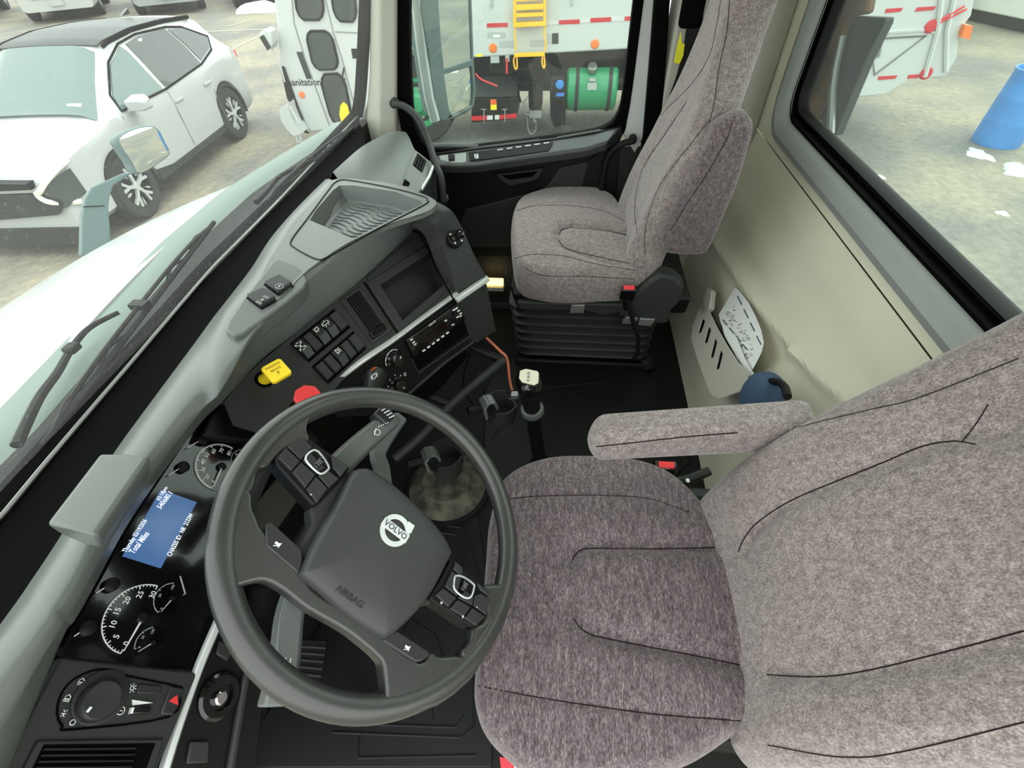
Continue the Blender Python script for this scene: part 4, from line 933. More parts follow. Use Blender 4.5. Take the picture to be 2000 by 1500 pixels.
# ================================================================ STEERING WHEEL
wh = thing('steering_wheel', 'large worn dark grey four-spoke truck steering wheel with maker emblem', 'steering wheel', WC)
RM = .217; m = MB(); rg = []
for k in range(96):
    t = 2*math.pi*k/96; d = WX*math.cos(t)+WY*math.sin(t); c = WC+d*RM
    rg.append([c+d*.0175*math.cos(a)+WN*.0165*math.sin(a) for a in [2*math.pi*j/20 for j in range(20)]])
m.rings(rg, closed=True); m.build('rim', 'wheel', wh, angle=80)
def z7(L): return [(380+u*.5065, 720+v*.5065) for u, v in L]
def spoke(name, L, out, inn, mt='wheel', bev=.006, par=None, k=0, seg=3):
    P = [WP.hit(*p) for p in z7(L)]
    if k: P = smooth(P, k, True)
    m = MB(); m.prism([p+WN*inn for p in P], WN*(out-inn)); return m.build(name, mt, par or wh, bevel=bev, seg=seg, angle=40)
spoke('spoke', [(160, 380), (275, 250), (400, 180), (450, 175), (430, 215), (425, 250), (435, 285), (400, 300), (340, 320), (300, 355), (270, 388), (235, 400), (212, 480), (140, 500)], .012, -.012, k=3, bev=.008)
spoke('spoke', [(100, 560), (100, 860), (150, 850), (195, 835), (260, 825), (330, 860), (420, 930), (560, 1010), (640, 1070), (690, 1115), (712, 1150), (722, 1240), (740, 1320), (920, 1300), (1080, 1160), (1010, 1110), (930, 1112), (895, 1095), (850, 1135), (700, 1030), (560, 930), (440, 850), (390, 745), (262, 640), (235, 590), (215, 540), (208, 480), (130, 480)], .013, -.014, k=3, bev=.008)
spoke('spoke', [(1100, 850), (1150, 832), (1200, 850), (1180, 980), (1080, 1130), (1010, 1110), (1050, 1050), (1060, 1000), (1110, 960)], .012, -.012, k=3, bev=.008)
spoke('spoke_bridge', [(440, 540), (590, 395), (640, 400), (640, 700), (430, 770), (395, 700), (450, 600)], .004, -.03, 'dash2')
spoke('spoke_bridge', [(880, 880), (975, 735), (1000, 760), (900, 920)], .004, -.03, 'dash2')
# hub pad
L = [(600, 400), (640, 393), (670, 405), (760, 468), (860, 560), (930, 640), (970, 712), (962, 740), (900, 860), (840, 940), (770, 1010), (725, 1045), (690, 1045), (560, 960), (470, 880), (392, 815), (388, 790), (430, 700), (520, 540), (575, 430)]
P = [WP.hit(*p) for p in z7(L)]; P = smooth(P, 3, True); c_ = sum(P, V((0, 0, 0)))/len(P); rg = []
for s_, h in ((1.0, -.03), (1.0, .004), (.985, .016), (.955, .023), (.90, .0265), (.7, .030), (.45, .0325), (.2, .0335), (.03, .034)): rg.append([c_+(p-c_)*s_+WN*h for p in P])
m = MB(); m.rings(rg); pad = m.build('airbag_cover', 'pad', wh, angle=60)
# emblem
ec = WP.hit(771, 1036, off=.0335)
ex = (WP.hit(792, 1052, off=.034)-WP.hit(748, 1018, off=.034)).normalized(); ey = WN.cross(ex)
if ey.dot(WP.hit(790, 1000)-WP.hit(750, 1060)) < 0: ey = -ey
m = MB(); ring_o = [ec+(ex*math.cos(t)+ey*math.sin(t))*.0225 for t in [2*math.pi*k/48 for k in range(48)]]; ring_i = [ec+(ex*math.cos(t)+ey*math.sin(t))*.0155 for t in [2*math.pi*k/48 for k in range(48)]]
m.plate(ring_o, [ring_i], WN*.0022)
a45 = (ex+ey).normalized(); b45 = (ex-ey).normalized()
m.prism([ec+a45*.020+b45*.004, ec+a45*.020-b45*.004, ec+a45*.0225-b45*.009, ec+a45*.031-b45*.001+V((0, 0, 0)), ec+a45*.0225+b45*.009], WN*.0024)
em = m.build('emblem', 'emblem', pad, bevel=.0006)
m = MB(); m.obox(ec+WN*.0022, ex, ey, WN, (.045, .0125, .0022)); m.build('emblem_bar', 'emblem', pad, bevel=.0005)
m = MB(); m.text('VOLVO', ec+WN*.0036, ex, ey, .0118); m.build('lettering', mat('emblem_blue', (40, 48, 70), .4), pad)
m = MB(); m.text('AIRBAG', WP.hit(684, 1166, off=.0302), ex, ey, .012); m.build('embossed_lettering', 'button', pad)
# horn buttons
def wbtn(L, out, nm='horn_button', mt='button', par=None, bev=.003): return spoke(nm, L, out, -.01, mt, bev, par)
h1 = wbtn([(262, 612), (285, 600), (400, 705), (405, 745), (395, 790), (380, 795), (262, 692)], .015)
h2 = wbtn([(700, 1050), (760, 1010), (885, 1090), (893, 1105), (855, 1132), (830, 1135)], .015)
def wtxt(par, px, s, size, off): 
    m = MB(); 
    if s == 'horn':
        c = WP.hit(*px, off=off)
        m.prism([c+ex*x*size+ey*y*size for x, y in ((-.7, -.25), (.1, -.25), (.5, -.6), (.5, .6), (.1, .25), (-.7, .25))], WN*.0006)
        m.tube([c+ex*.1*size-ey*.3*size, c-ex*.6*size-ey*.7*size], .0006, 4)
    else: m.text(s, WP.hit(*px, off=off), ex, ey, size)
    m.build('symbol', 'white', par)
wtxt(h1, (543, 1063), 'horn', .006, .016); wtxt(h2, (796, 1265), 'horn', .006, .016)
# button pods
pd1 = spoke('button_pod', [(300, 352), (335, 318), (405, 280), (440, 285), (590, 392), (520, 470), (455, 540), (440, 535), (305, 385)], .013, -.02, 'black', .004)
for L in ([(308, 360), (338, 322), (392, 372), (358, 410)], [(342, 318), (402, 284), (438, 318), (396, 368)], [(362, 414), (396, 376), (450, 424), (412, 474)], [(400, 370), (432, 340), (486, 398), (454, 422)], [(416, 478), (452, 430), (496, 476), (456, 532)], [(458, 426), (490, 400), (540, 440), (500, 474)], [(508, 344), (575, 392), (546, 432), (516, 398)]):
    spoke('button', L, .019, .0, 'button', .0015, pd1)
pd2 = spoke('button_pod', [(890, 880), (935, 810), (970, 742), (985, 745), (1112, 858), (1112, 905), (1108, 965), (1060, 1000), (1045, 998), (892, 895)], .013, -.02, 'black', .004)
for L in ([(905, 878), (934, 852), (985, 890), (955, 925)], [(940, 846), (968, 785), (1004, 818), (988, 884)], [(972, 780), (982, 750), (1010, 775), (1008, 812)], [(990, 890), (1020, 862), (1052, 885), (1046, 918)], [(960, 930), (990, 896), (1040, 925), (1012, 962)], [(1016, 966), (1046, 928), (1095, 960), (1060, 996)], [(1054, 882), (1080, 872), (1112, 895), (1098, 955), (1050, 920)], [(1078, 862), (1062, 830), (1108, 862), (1110, 885)]):
    spoke('button', L, .019, .0, 'button', .0015, pd2)
for pd_, L in ((pd1, [(428, 350), (450, 318), (478, 320), (516, 374), (512, 392), (492, 405), (470, 396)]), (pd2, [(1003, 810), (1010, 798), (1040, 805), (1075, 830), (1078, 842), (1066, 880), (1040, 882), (1002, 850)])):
    m = MB(); P = smooth([WP.hit(*p, off=.0195) for p in z7(L)], 3, True); m.tube(P, .0015, 6, closed=True); m.build('scroll_frame', 'silver', pd_)
    c = sum(P, V((0, 0, 0)))/len(P); m = MB(); m.obox(c, ex, ey, WN, (.009, .016, .006)); m.build('scroll_wheel', 'gloss', pd_, bevel=.002)
    m = MB()
    for k in (-1, 0, 1): m.tube([c+WN*.0032+ey*.003*k-ex*.003, c+WN*.0032+ey*.003*k+ex*.003], .0004, 4)
    m.build('wheel_mark', 'mark', pd_)
wtxt(pd1, (608, 965), '-', .01, .0195); wtxt(pd2, (862, 1178), '+', .009, .0195); wtxt(pd2, (904, 1205), '+', .009, .0195); wtxt(pd2, (932, 1185), '-', .009, .0195)
# ================================================================ CUP HOLDERS, BAR, COPPER ROD
bar = thing('tube_bar', 'dark grey tubular bar slanting from the dashboard to the cup holders', 'bar', at(985, 704, z=.5))
P = [at(984, 704, z=.50), at(940, 738, z=.50), at(880, 790, z=.495), at(820, 852, z=.48), at(770, 895, z=.46)]
m = MB(); m.tube(smooth(P, 4), .013, 14); m.build('rail', 'dash2', bar)
m = MB(); m.tube([P[0], P[0]+V((.02, .10, .03))], .012, 10); m.tube([P[2], P[2]+V((.03, .2, .08))], .012, 10); m.build('support', 'black', bar)
P = [at(950, 660, z=.57), at(975, 684, z=.55), at(990, 700, z=.53), at(995, 740, z=.50), at(1000, 762, z=.48)]
m = MB(); m.tube(smooth(P, 4), .0042, 8); rd = m.build('bent_rod', 'copper', org=P[0]); tag(rd, 'thin copper-coloured bent rod rising beside the gear lever', 'rod')
m = MB(); m.box(at(1005, 772, z=.47), (.018, .022, .02)); tag(m.build('cable_clip', 'steel', bevel=.003), 'small metal clip at the foot of the copper rod', 'clip')
def cup(px, z, r, h, lab, rot):
    c = at(*px, z=z); o = thing('cup_holder', lab, 'cup holder', c-V((0, 0, h)))
    N = 40; out_ = []
    def top(t): return 0 if (math.sin(t*2+rot) > -.2) else -h*.42
    m = MB(); rg_o = [c+V((r*math.cos(t), r*math.sin(t), top(t))) for t in [2*math.pi*k/N for k in range(N)]]; rg_i = [p+V((-(p-c).x*.1, -(p-c).y*.1, 0)) for p in rg_o]
    lo_o = [V((c.x+r*.82*math.cos(t), c.y+r*.82*math.sin(t), c.z-h)) for t in [2*math.pi*k/N for k in range(N)]]; lo_i = [V((c.x+r*.72*math.cos(t), c.y+r*.72*math.sin(t), c.z-h+.006)) for t in [2*math.pi*k/N for k in range(N)]]
    m.rings([lo_o, rg_o, rg_i, lo_i]); m.build('cup_body', 'dash2', o, angle=50)
    t0 = math.radians(rot*57.3*0+120); m = MB(); d = V((-.4, .75, 0)).normalized(); s_ = V((.75, .4, 0)).normalized()
    q = c+d*r*.75
    m.rings([[q+s_*w+d*a+V((0, 0, hh)), q-s_*w+d*a+V((0, 0, hh)), q-s_*w+d*(a+.008)+V((0, 0, hh)), q+s_*w+d*(a+.008)+V((0, 0, hh))] for w, a, hh in ((.022, .012, -.03), (.022, .014, .015), (.020, .002, .028), (.018, -.014, .024), (.016, -.022, .008), (.014, -.024, -.012))]); m.build('spring_flap', 'dash', o, bevel=.002)
    m = MB(); m.tube([c+d*r*.9, c+d*(r+.05)+V((0, 0, .01))], .012, 8); m.build('bracket', 'black', o)
cup((978, 785), .47, .047, .070, 'black cup holder with flap beside the gear lever', .4)
cup((868, 885), .42, .050, .075, 'black cup holder with flap seen through the wheel', .4)
# ================================================================ SEATS
def cushion(outline, zb, ztop, zbot, grooves, name, m_, parent, NR=60, NT=220, crown=.02):
    """outline: closed list of world points (mid height); dome above, rounded side below"""
    O = resample(smooth(outline, 8, True)+[V(outline[0])], NT+1)[:-1]
    c = sum(O, V((0, 0, 0)))/len(O); rg = []
    gz = [([(p.x, p.y) for p in g], d, w) for g, d, w in grooves]
    prof = []
    n1 = 10
    for i in range(n1): t = math.radians(lerp(-78, 0, i/n1)); prof.append((.93+.07*math.cos(t)**.7, zb+(zb-zbot)*math.sin(t)))
    for i in range(9): t = math.radians(lerp(0, 72, i/8)); prof.append((.9+.10*math.cos(t)**1.0, zb+(ztop-crown-zb)*math.sin(t)))
    r_l, z_l = prof[-1]
    for i in range(1, NR+1):
        s = 1-i/NR; prof.append((r_l*s+.001, z_l+(ztop-z_l)*(1-s**2.2)))
    for r, z in prof:
        ring = []
        for p in O:
            q = V((c.x+(p.x-c.x)*r, c.y+(p.y-c.y)*r, z))
            if z > zb:
                dz = 0
                for g, d, w in gz:
                    ds = segdist((q.x, q.y), g)
                    if ds < w*4: dz -= d*math.exp(-(ds/w)**1.3)
                q.z += dz
            ring.append(q)
        rg.append(ring)
    m = MB(); m.rings(rg); return m.build(name, m_, parent, angle=80)
def backrest(spine, halfw, th, bol, grooves, name, m_, parent, x0, NT=120, NS=150):
    """spine: (z, y) list; halfw/th/bol functions of t; front faces +Y"""
    S = resample(smooth([V((0, y, z)) for z, y in spine], 8), NT+1); rg = []
    for i, p in enumerate(S):
        t = i/NT; tg = (S[min(i+1, NT)]-S[max(i-1, 0)]).normalized(); nf = V((1, 0, 0)).cross(tg); nf = nf if nf.y > 0 else -nf
        w = halfw(t); h = th(t); e = 1.0
        if t < .03: e = math.sqrt(max(.02, 1-(1-t/.03)**2))
        if t > .96: e = math.sqrt(max(.02, 1-((t-.96)/.04)**2))
        ring = []
        for k in range(NS):
            a = 2*math.pi*k/NS; ca, sa = math.cos(a), math.sin(a)
            s = math.copysign(abs(ca)**.55, ca); q = math.copysign(abs(sa)**.75, sa)
            x = x0(t)+w*s*(.92+.08*e); n_ = h*q*e
            if sa > 0: n_ += bol(t)*max(0, abs(s)-.45)/.55*(1 if abs(s) < .85 else 1-(abs(s)-.85)*2.5)*min(1, sa*3)
            if sa > 0:
                for g, d, gw in grooves:
                    ds = segdist((s*w, p.z), g)
                    if ds < gw*4: n_ -= d*math.exp(-(ds/gw)**1.3)
            ring.append(V((x, p.y, p.z))+nf*n_)
        rg.append(ring)
    m = MB(); m.rings(rg); o = m.build(name, m_, parent, angle=80); return o
def seam_on(par, pts, r, name='seam_stitch'):
    m = MB(); m.tube(pts, r, 5); return m.build(name, 'seam', par)
def project_seam(obj, px, r=.0012, off=.0004, name='seam_stitch', n=60):
    me = obj.data; o0 = ORG[obj.name_full]; bv = BVHTree.FromPolygons([v.co+o0 for v in me.vertices], [tuple(p.vertices) for p in me.polygons])
    P = smooth([V((u, v, 0)) for u, v in px], 8); out = []
    for p in P:
        d = ray(p.x, p.y).normalized(); h = bv.ray_cast(CAM, d)
        if h[0] is not None: out.append(h[0]+h[1].normalized()*off*(1 if h[1].dot(d) < 0 else -1))
    if len(out) > 2: return seam_on(obj, out, r*.72, name)
def mkbr(spine, hw, th, bol, px_grooves, name, m_, parent, x0):
    """first pass without grooves finds where the seams lie on the surface, second pass presses them in"""
    o = backrest(spine, hw, th, bol, [], name, m_, parent, x0, 60, 80)
    me = o.data; o0 = ORG[o.name_full]; bv = BVHTree.FromPolygons([v.co+o0 for v in me.vertices], [tuple(p.vertices) for p in me.polygons]); G_ = []
    for px, d, w in px_grooves:
        out = []
        for p in smooth([V((u, v, 0)) for u, v in px], 4):
            h = bv.ray_cast(CAM, ray(p.x, p.y).normalized())
            if h[0] is not None: out.append((h[0].x-x0(0), h[0].z))
        if len(out) > 2: G_.append((out, d, w))
    bpy.data.objects.remove(o); bpy.data.meshes.remove(me)
    return backrest(spine, hw, th, bol, G_, name, m_, parent, x0, 170, 260)
# ---------------------------------------------------------------- driver seat
ds = thing('driver_seat', 'nearer seat, grey-purple woven fabric, close behind the steering wheel', 'seat', (-.43, .3, FZ))
zc = .50
ol = [(958, 1020), (985, 945), (1060, 908), (1160, 903), (1245, 912), (1310, 940), (1370, 1000), (1440, 1090), (1500, 1200), (1510, 1320), (1470, 1400), (1420, 1445), (1330, 1500), (1200, 1530), (1050, 1520), (985, 1478), (945, 1430), (928, 1370), (930, 1310), (942, 1200), (950, 1100)]
O = [at(u, v, z=zc) for u, v in ol]
gt = .555
g1 = [at(u, v, z=gt) for u, v in ((1115, 1110), (1122, 1085), (1145, 1071), (1290, 1072), (1420, 1068))]
g2 = [at(u, v, z=gt) for u, v in ((1113, 1180), (1122, 1212), (1150, 1238), (1240, 1258), (1380, 1285), (1500, 1310))]
s1 = [at(u, v, z=gt) for u, v in ((985, 975), (1060, 969), (1180, 968), (1270, 975), (1345, 1005))]
s2 = [at(u, v, z=gt) for u, v in ((925, 1338), (1050, 1362), (1180, 1382), (1300, 1397), (1490, 1412))]
cu = cushion(O, zc, .575, .42, [(g1, .020, .015), (g2, .020, .015), (s1, .004, .006), (s2, .004, .006)], 'seat_cushion', 'seatd', ds)
for px, r in ((((985, 975), (1060, 969), (1180, 968), (1270, 975), (1345, 1000)), .0010), (((927, 1338), (1050, 1362), (1180, 1382), (1300, 1397), (1480, 1410)), .0012), (((1118, 1095), (1130, 1077), (1160, 1071), (1290, 1072), (1425, 1068)), .0014), (((1120, 1208), (1150, 1238), (1240, 1258), (1380, 1285), (1490, 1308)), .0014)):
    project_seam(cu, px, r)
W0 = .235
gr = [([(-.09, .56), (.11, .60), (.165, .66), (.165, .9), (.14, 1.1), (.08, 1.2)], .007, .012), ([(-.16, .60), (-.17, .66), (-.16, 1.1)], .005, .012)]
DSM = [((1372, 952), (1400, 915), (1450, 880), (1560, 835), (1700, 800), (1800, 775), (1990, 700)), ((1442, 1078), (1455, 1050), (1480, 1020), (1540, 980), (1620, 945), (1720, 905), (1800, 872), (1860, 862), (1905, 868)), ((1880, 862), (1905, 830), (1930, 790)), ((1498, 1318), (1600, 1322), (1700, 1308), (1850, 1272), (2000, 1232)), ((1500, 1455), (1640, 1478), (1760, 1468), (2000, 1410))]
x0d = lambda t: -.43
BRD = dict(a=[]); br = mkbr([(.47, .165), (.56, .150), (.68, .115), (.82, .045), (.95, -.03), (1.1, -.095), (1.25, -.12)], lambda t: lerp(.235, .195, t**1.2)+.018*math.sin(t*math.pi), lambda t: lerp(.060, .045, t), lambda t: .045*(1-t*.6), [(DSM[1], .014, .014), (DSM[3], .012, .016), (DSM[0], .003, .006), (DSM[4], .004, .008)], 'backrest', 'seat', ds, x0d)
for px, r in zip(DSM, (.001, .0014, .001, .0012, .001)): project_seam(br, px, r)
# seat pan, recline cover, belts
m = MB(); m.box((-.43, .36, .40), (.40, .44, .07)); m.build('seat_pan', 'black', ds, bevel=.02, seg=3)
m = MB(); m.rings([[V((-.43+sx*w, .36+sy*l, z)) for sx, sy in ((-1, -1), (1, -1), (1, 1), (-1, 1))] for w, l, z in ((.15, .17, FZ), (.15, .17, .36))]); m.build('pedestal', 'rubber', ds, bevel=.02)
m = MB(); a = at(1320, 905, z=.47); m.box((-.175, .20, .47), (.035, .15, .07)); m.build('side_cover', 'dash2', ds, bevel=.01)
# armrest
A0, A1 = V((-.185, .455, .705)), V((-.115, .085, .735))
a0 = at(1158, 848, z=.72); a1 = at(1320, 795, z=.735)
tn = at(1172, 838, z=.745); tf = at(1480, 768, z=.745); bn_ = at(1190, 890, z=.66); bf_ = at(1420, 876, z=.66)
def arm(par, P0, P1, side, w, h, m_, name='armrest'):
    ax_ = (P1-P0).normalized(); up = V(side[1]); s_ = V(side[0]); L = (P1-P0).length; rg = []
    for i in range(61):
        t = (i/60)**2; e = 1
        if t < .09: e = math.sqrt(max(.01, 1-(1-t/.09)**2.6))
        if t > .93: e = math.sqrt(max(.05, 1-((t-.93)/.07)**2))
        c = P0+ax_*L*t; rg.append([c+s_*w*(.45+.55*e)*(e if t < .09 else 1)*math.copysign(abs(math.cos(a))**.5, math.cos(a))+up*h*(1+.1*t)*e*math.copysign(abs(math.sin(a))**.55, math.sin(a)) for a in [2*math.pi*k/40 for k in range(40)]])
    m = MB(); m.rings(rg); return m.build(name, m_, par, angle=80)
ar = arm(ds, V((-.185, .478, .700)), V((-.155, .06, .745)), ((1, 0, 0), (0, 0, 1)), .038, .040, 'seat')
project_seam(ar, ((1165, 872), (1230, 865), (1340, 853), (1440, 845)), .0016)
m = MB(); m.tube([V((-.16, .09, .73)), V((-.2, .08, .66)), V((-.22, .08, .55))], .018, 10); m.build('armrest_bracket', 'black', ar)
bk_ = thing('belt_buckle', 'black seat belt buckle with red button between driver cushion and armrest', 'belt buckle', at(1290, 900, z=.52))
def buckle(o, c, ax_, up, m2='red'):
    s_ = ax_.cross(up).normalized(); m = MB(); m.obox(c, ax_, s_, up, (.024, .050, .055)); m.build('buckle_body', 'gloss', o, bevel=.005, seg=3)
    m = MB(); m.obox(c+up*.027+ax_*.0, ax_, s_, up, (.016, .036, .010)); m.build('release_button', m2, o, bevel=.003, label='red release button')
    m = MB(); m.tube([c-up*.027, c-up*.09+V((0, -.01, 0))], .012, 8); m.build('stalk', 'black', o)
buckle(bk_, at(1296, 916, z=.515), V((1, 0, .25)).normalized(), V((-.25, .0, 1)).normalized())
m = MB(); P = [at(1310, 945, z=.45), at(1350, 935, z=.46), at(1385, 920, z=.47)]; m.tube(P, .012, 8); m.build('seat_lever', 'dash2', ds)
m = MB(); q = at(1343, 939, z=.475); m.box(q, (.010, .008, .004)); m.build('lever_symbol', 'white', ds)
# red/white reflective strip at the foot of the driver's seat
rfl = thing('reflector_strip', 'red and white reflective strip at the door sill below the driver cushion', 'reflector', at(990, 1495, z=.25))
SP_ = Plane(at(990, 1495, z=.25), (-.2, 0, 1))
m = MB(); m.pp([(976, 1478), (1003, 1482), (1006, 1515), (980, 1515)], SP_, .002, 0); m.build('red_field', mat('reflector_red', (200, 26, 44), .35), rfl)
m = MB(); m.pp([(1003, 1482), (1060, 1486), (1062, 1515), (1006, 1515)], SP_, .002, 0); m.build('white_field', 'white', rfl)
# ---------------------------------------------------------------- passenger seat
PX = .835
ps = thing('passenger_seat', 'further seat, paler grey fabric on black bellows, its armrest folded up', 'seat', (PX, .4, FZ))
zc = .56
ol = [(1000, 500), (998, 460), (1003, 425), (1018, 403), (1060, 388), (1110, 382), (1160, 385), (1195, 400), (1215, 425), (1245, 440), (1275, 460), (1275, 520), (1250, 545), (1180, 552), (1100, 555), (1040, 548), (1008, 535)]
O = [at(u, v, z=zc) for u, v in ol]
gt = .615
g1 = [at(u, v, z=gt) for u, v in ((1090, 460), (1096, 450), (1120, 444), (1180, 450), (1245, 462))]
g2 = [at(u, v, z=gt) for u, v in ((1092, 470), (1100, 482), (1130, 492), (1180, 505), (1245, 518))]
s1 = [at(u, v, z=gt) for u, v in ((1010, 410), (1060, 403), (1120, 402), (1170, 410), (1215, 432))]
cu2 = cushion(O, zc, .635, .47, [(g1, .022, .016), (g2, .022, .016), (s1, .004, .006)], 'seat_cushion', 'seat', ps)
for px, r in ((((1010, 412), (1040, 403), (1100, 401), (1170, 410), (1220, 432)), .0012), (((1005, 505), (1040, 497), (1100, 500), (1160, 515), (1240, 528)), .0012), (((1092, 458), (1098, 449), (1120, 445), (1180, 451), (1240, 461)), .0016), (((1092, 470), (1105, 484), (1140, 495), (1240, 517)), .0016), (((1020, 520), (1060, 538), (1150, 540), (1240, 545)), .0012)):
    project_seam(cu2, px, r)
PSM = [((1240, 300), (1262, 262), (1300, 215), (1350, 165), (1385, 110), (1400, 50), (1408, 0)), ((1425, 0), (1420, 60), (1405, 130), (1395, 200), (1385, 240)), ((1260, 500), (1262, 440), (1290, 360), (1350, 280), (1385, 235)), ((1245, 455), (1240, 400), (1255, 330), (1300, 260), (1340, 200))]
def pw(t):
    return lerp(.245, .225, min(1, t/.45)) if t < .45 else lerp(.225, .135, min(1, (t-.45)/.25)) if t < .7 else .135
br2 = mkbr([(.50, .27), (.6, .26), (.72, .235), (.86, .19), (1.0, .15), (1.15, .125), (1.3, .11), (1.42, .10), (1.5, .09)], pw, lambda t: .062, lambda t: .045*(1-t), [(PSM[2], .012, .014), (PSM[3], .008, .012)], 'backrest', 'seat', ps, lambda t: PX)
for px, r in zip(PSM, (.0012,)*5): project_seam(br2, px, r)
# folded-up armrest
AP = Plane((.575, 0, 0), (-1, 0, 0))
pl_ = [(1440, 224), (1456, 223), (1469, 235), (1472, 252), (1462, 290), (1440, 360), (1415, 420), (1388, 480), (1375, 497), (1350, 500), (1303, 497), (1294, 482), (1294, 462), (1306, 425), (1335, 365), (1370, 305), (1390, 262), (1402, 245)]
P = smooth([AP.hit(*p) for p in pl_], 3, True); c_ = sum(P, V((0, 0, 0)))/len(P); rg = []
for s_, h in ((.75, .012), (.9, .008), (.97, 0), (1, -.012), (1, -.045), (.96, -.058), (.8, -.062)): rg.append([c_+(p-c_)*s_+AP.n*h for p in P])
m = MB(); m.rings(rg); ar2 = m.build('armrest', 'seatd', ps, angle=80)
project_seam(ar2, ((1430, 240), (1420, 270), (1380, 340), (1340, 400), (1310, 450)), .0012)
# base: pan, side cover, levers
PB = Plane((.585, 0, 0), (-1, 0, 0))
m = MB(); m.rings([[V((x, y, z)) for x, y in ((.60-i_, .10), (.60-i_, .70+j_), (1.07, .70+j_), (1.07, .10))] for z, i_, j_ in ((.395, -.03, -.03), (.42, -.005, .0), (.485, .012, .015), (.49, 0, 0))]); m.build('seat_pan', 'black', ps, bevel=.008, seg=3)
m = MB(); m.pp([(1240, 565), (1270, 540), (1290, 528), (1318, 535), (1336, 552), (1325, 585), (1310, 600), (1305, 625), (1280, 627), (1240, 612), (1205, 612), (1225, 590)], PB, .022, -.04); m.build('side_cover', 'dash2', ps, bevel=.012, seg=3)
m = MB(); m.pp([(1010, 585), (1230, 590), (1215, 605), (1180, 612), (1140, 602), (1040, 602), (1015, 600)], PB, .016, -.01); m.build('side_skirt', 'dash2', ps, bevel=.006, seg=3)
m = MB(); m.pp([(1116, 588), (1142, 588), (1140, 604), (1113, 604)], PB, .024, .01); m.build('height_lever', 'steel', ps, bevel=.002)
m = MB(); m.pp([(1222, 610), (1245, 612), (1238, 624), (1214, 622)], PB, .03, .01); m.pp([(1248, 612), (1278, 614), (1270, 627), (1244, 625)], PB, .03, .01); m.build('recline_lever', 'steel', ps, bevel=.002)
m = MB(); m.tube(smooth([at(1002, 570, x=.60), at(992, 548, x=.60), at(988, 535, x=.62), at(990, 525, x=.66)], 4), .004, 6); m.build('slide_bar', 'black', ps)
# bellows
rg = []; nb = 7
for i in range(nb*6+1):
    t = i/(nb*6); z = lerp(.41, .085, t); d = .016*math.cos(t*nb*2*math.pi)-.016; x0_, x1_, y0_, y1_ = lerp(.63, .665, t)-d*-1, 1.05, .16+.02*t, .73-.02*t
    x0_ = lerp(.615, .67, t)-d; y1_ = lerp(.735, .715, t)+d; y0_ = .17-d
    r = .05; ring = []
    for cx_, cy_, a in ((x1_-r, y1_-r, 0), (x0_+r, y1_-r, 90), (x0_+r, y0_+r, 180), (x1_-r, y0_+r, 270)):
        for k in range(6): tt = math.radians(a+90*k/5); ring.append(V((cx_+r*math.cos(tt), cy_+r*math.sin(tt), z+.004*math.sin(cx_*9+cy_*17))))
    rg.append(ring)
m = MB(); m.rings(rg); m.build('bellows', 'bellows', ps, angle=80)
m = MB(); m.box((.86, .44, FZ+.025), (.40, .56, .05)); m.build('base_plate', 'black', ps, bevel=.01)
bk2 = thing('belt_buckle', 'seat belt buckle with red button and hanging black strap beside the passenger cushion', 'belt buckle', at(1226, 572, x=.545))
c = at(1226, 572, x=.545)
buckle(bk2, c, V((1, 0, .35)).normalized(), V((-.35, .0, 1)).normalized())
m = MB(); P = [at(u, v, x=.54) for u, v in ((1224, 585), (1232, 610), (1240, 640), (1247, 662), (1245, 690), (1238, 702))]; P[-1].z = max(P[-1].z, FZ+.02)
m.tube(smooth(P, 4), .008, 8); m.build('strap', 'black', bk2)
m = MB(); q = at(1262, 705, z=FZ+.03); m.lathe(q-V((0, 0, .03)), (0, 0, 1), [(0, 0), (.045, 0), (.05, .03), (.035, .06), (.0, .075)], 16); bc_ = m.build('belt_reel', 'black', org=q); tag(bc_, 'black seat belt reel on the floor by the passenger bellows', 'belt reel')
# passenger shoulder belt
SB = thing('seat_belt', 'black shoulder belt with a yellow tag behind the passenger headrest', 'seat belt', at(1330, 200, x=1.12))
def strapm(px, x, w, m_, nm, par, th_=.003):
    P = smooth([at(u, v, x=x) for u, v in px], 5); m = MB(); rg = []
    for i, p in enumerate(P):
        t = (P[min(i+1, len(P)-1)]-P[max(i-1, 0)]).normalized(); s_ = t.cross(V((1, 0, 0))).normalized(); rg.append([p+s_*w, p-s_*w, p-s_*w+V((th_, 0, 0)), p+s_*w+V((th_, 0, 0))])
    m.rings(rg); return m.build(nm, m_, par)
strapm([(1362, -30), (1355, 60), (1338, 140), (1310, 220), (1290, 300)], 1.125, .024, 'black', 'strap', SB)
m = MB(); m.box(at(1352, 20, x=1.13), (.04, .07, .09)); m.build('belt_guide', 'trim', SB, bevel=.015, seg=3)
YP = Plane((1.118, 0, 0), (-1, 0, 0))
m = MB(); m.pp([(1330, 60), (1332, 85), (1328, 96), (1321, 94), (1326, 75)], YP, .003, 0); m.pp([(1324, 88), (1337, 84), (1334, 108), (1327, 124), (1316, 122), (1320, 100)], YP, .006, 0); m.build('tag', mat('yellow_tag', (214, 206, 30), .5), SB, bevel=.001)
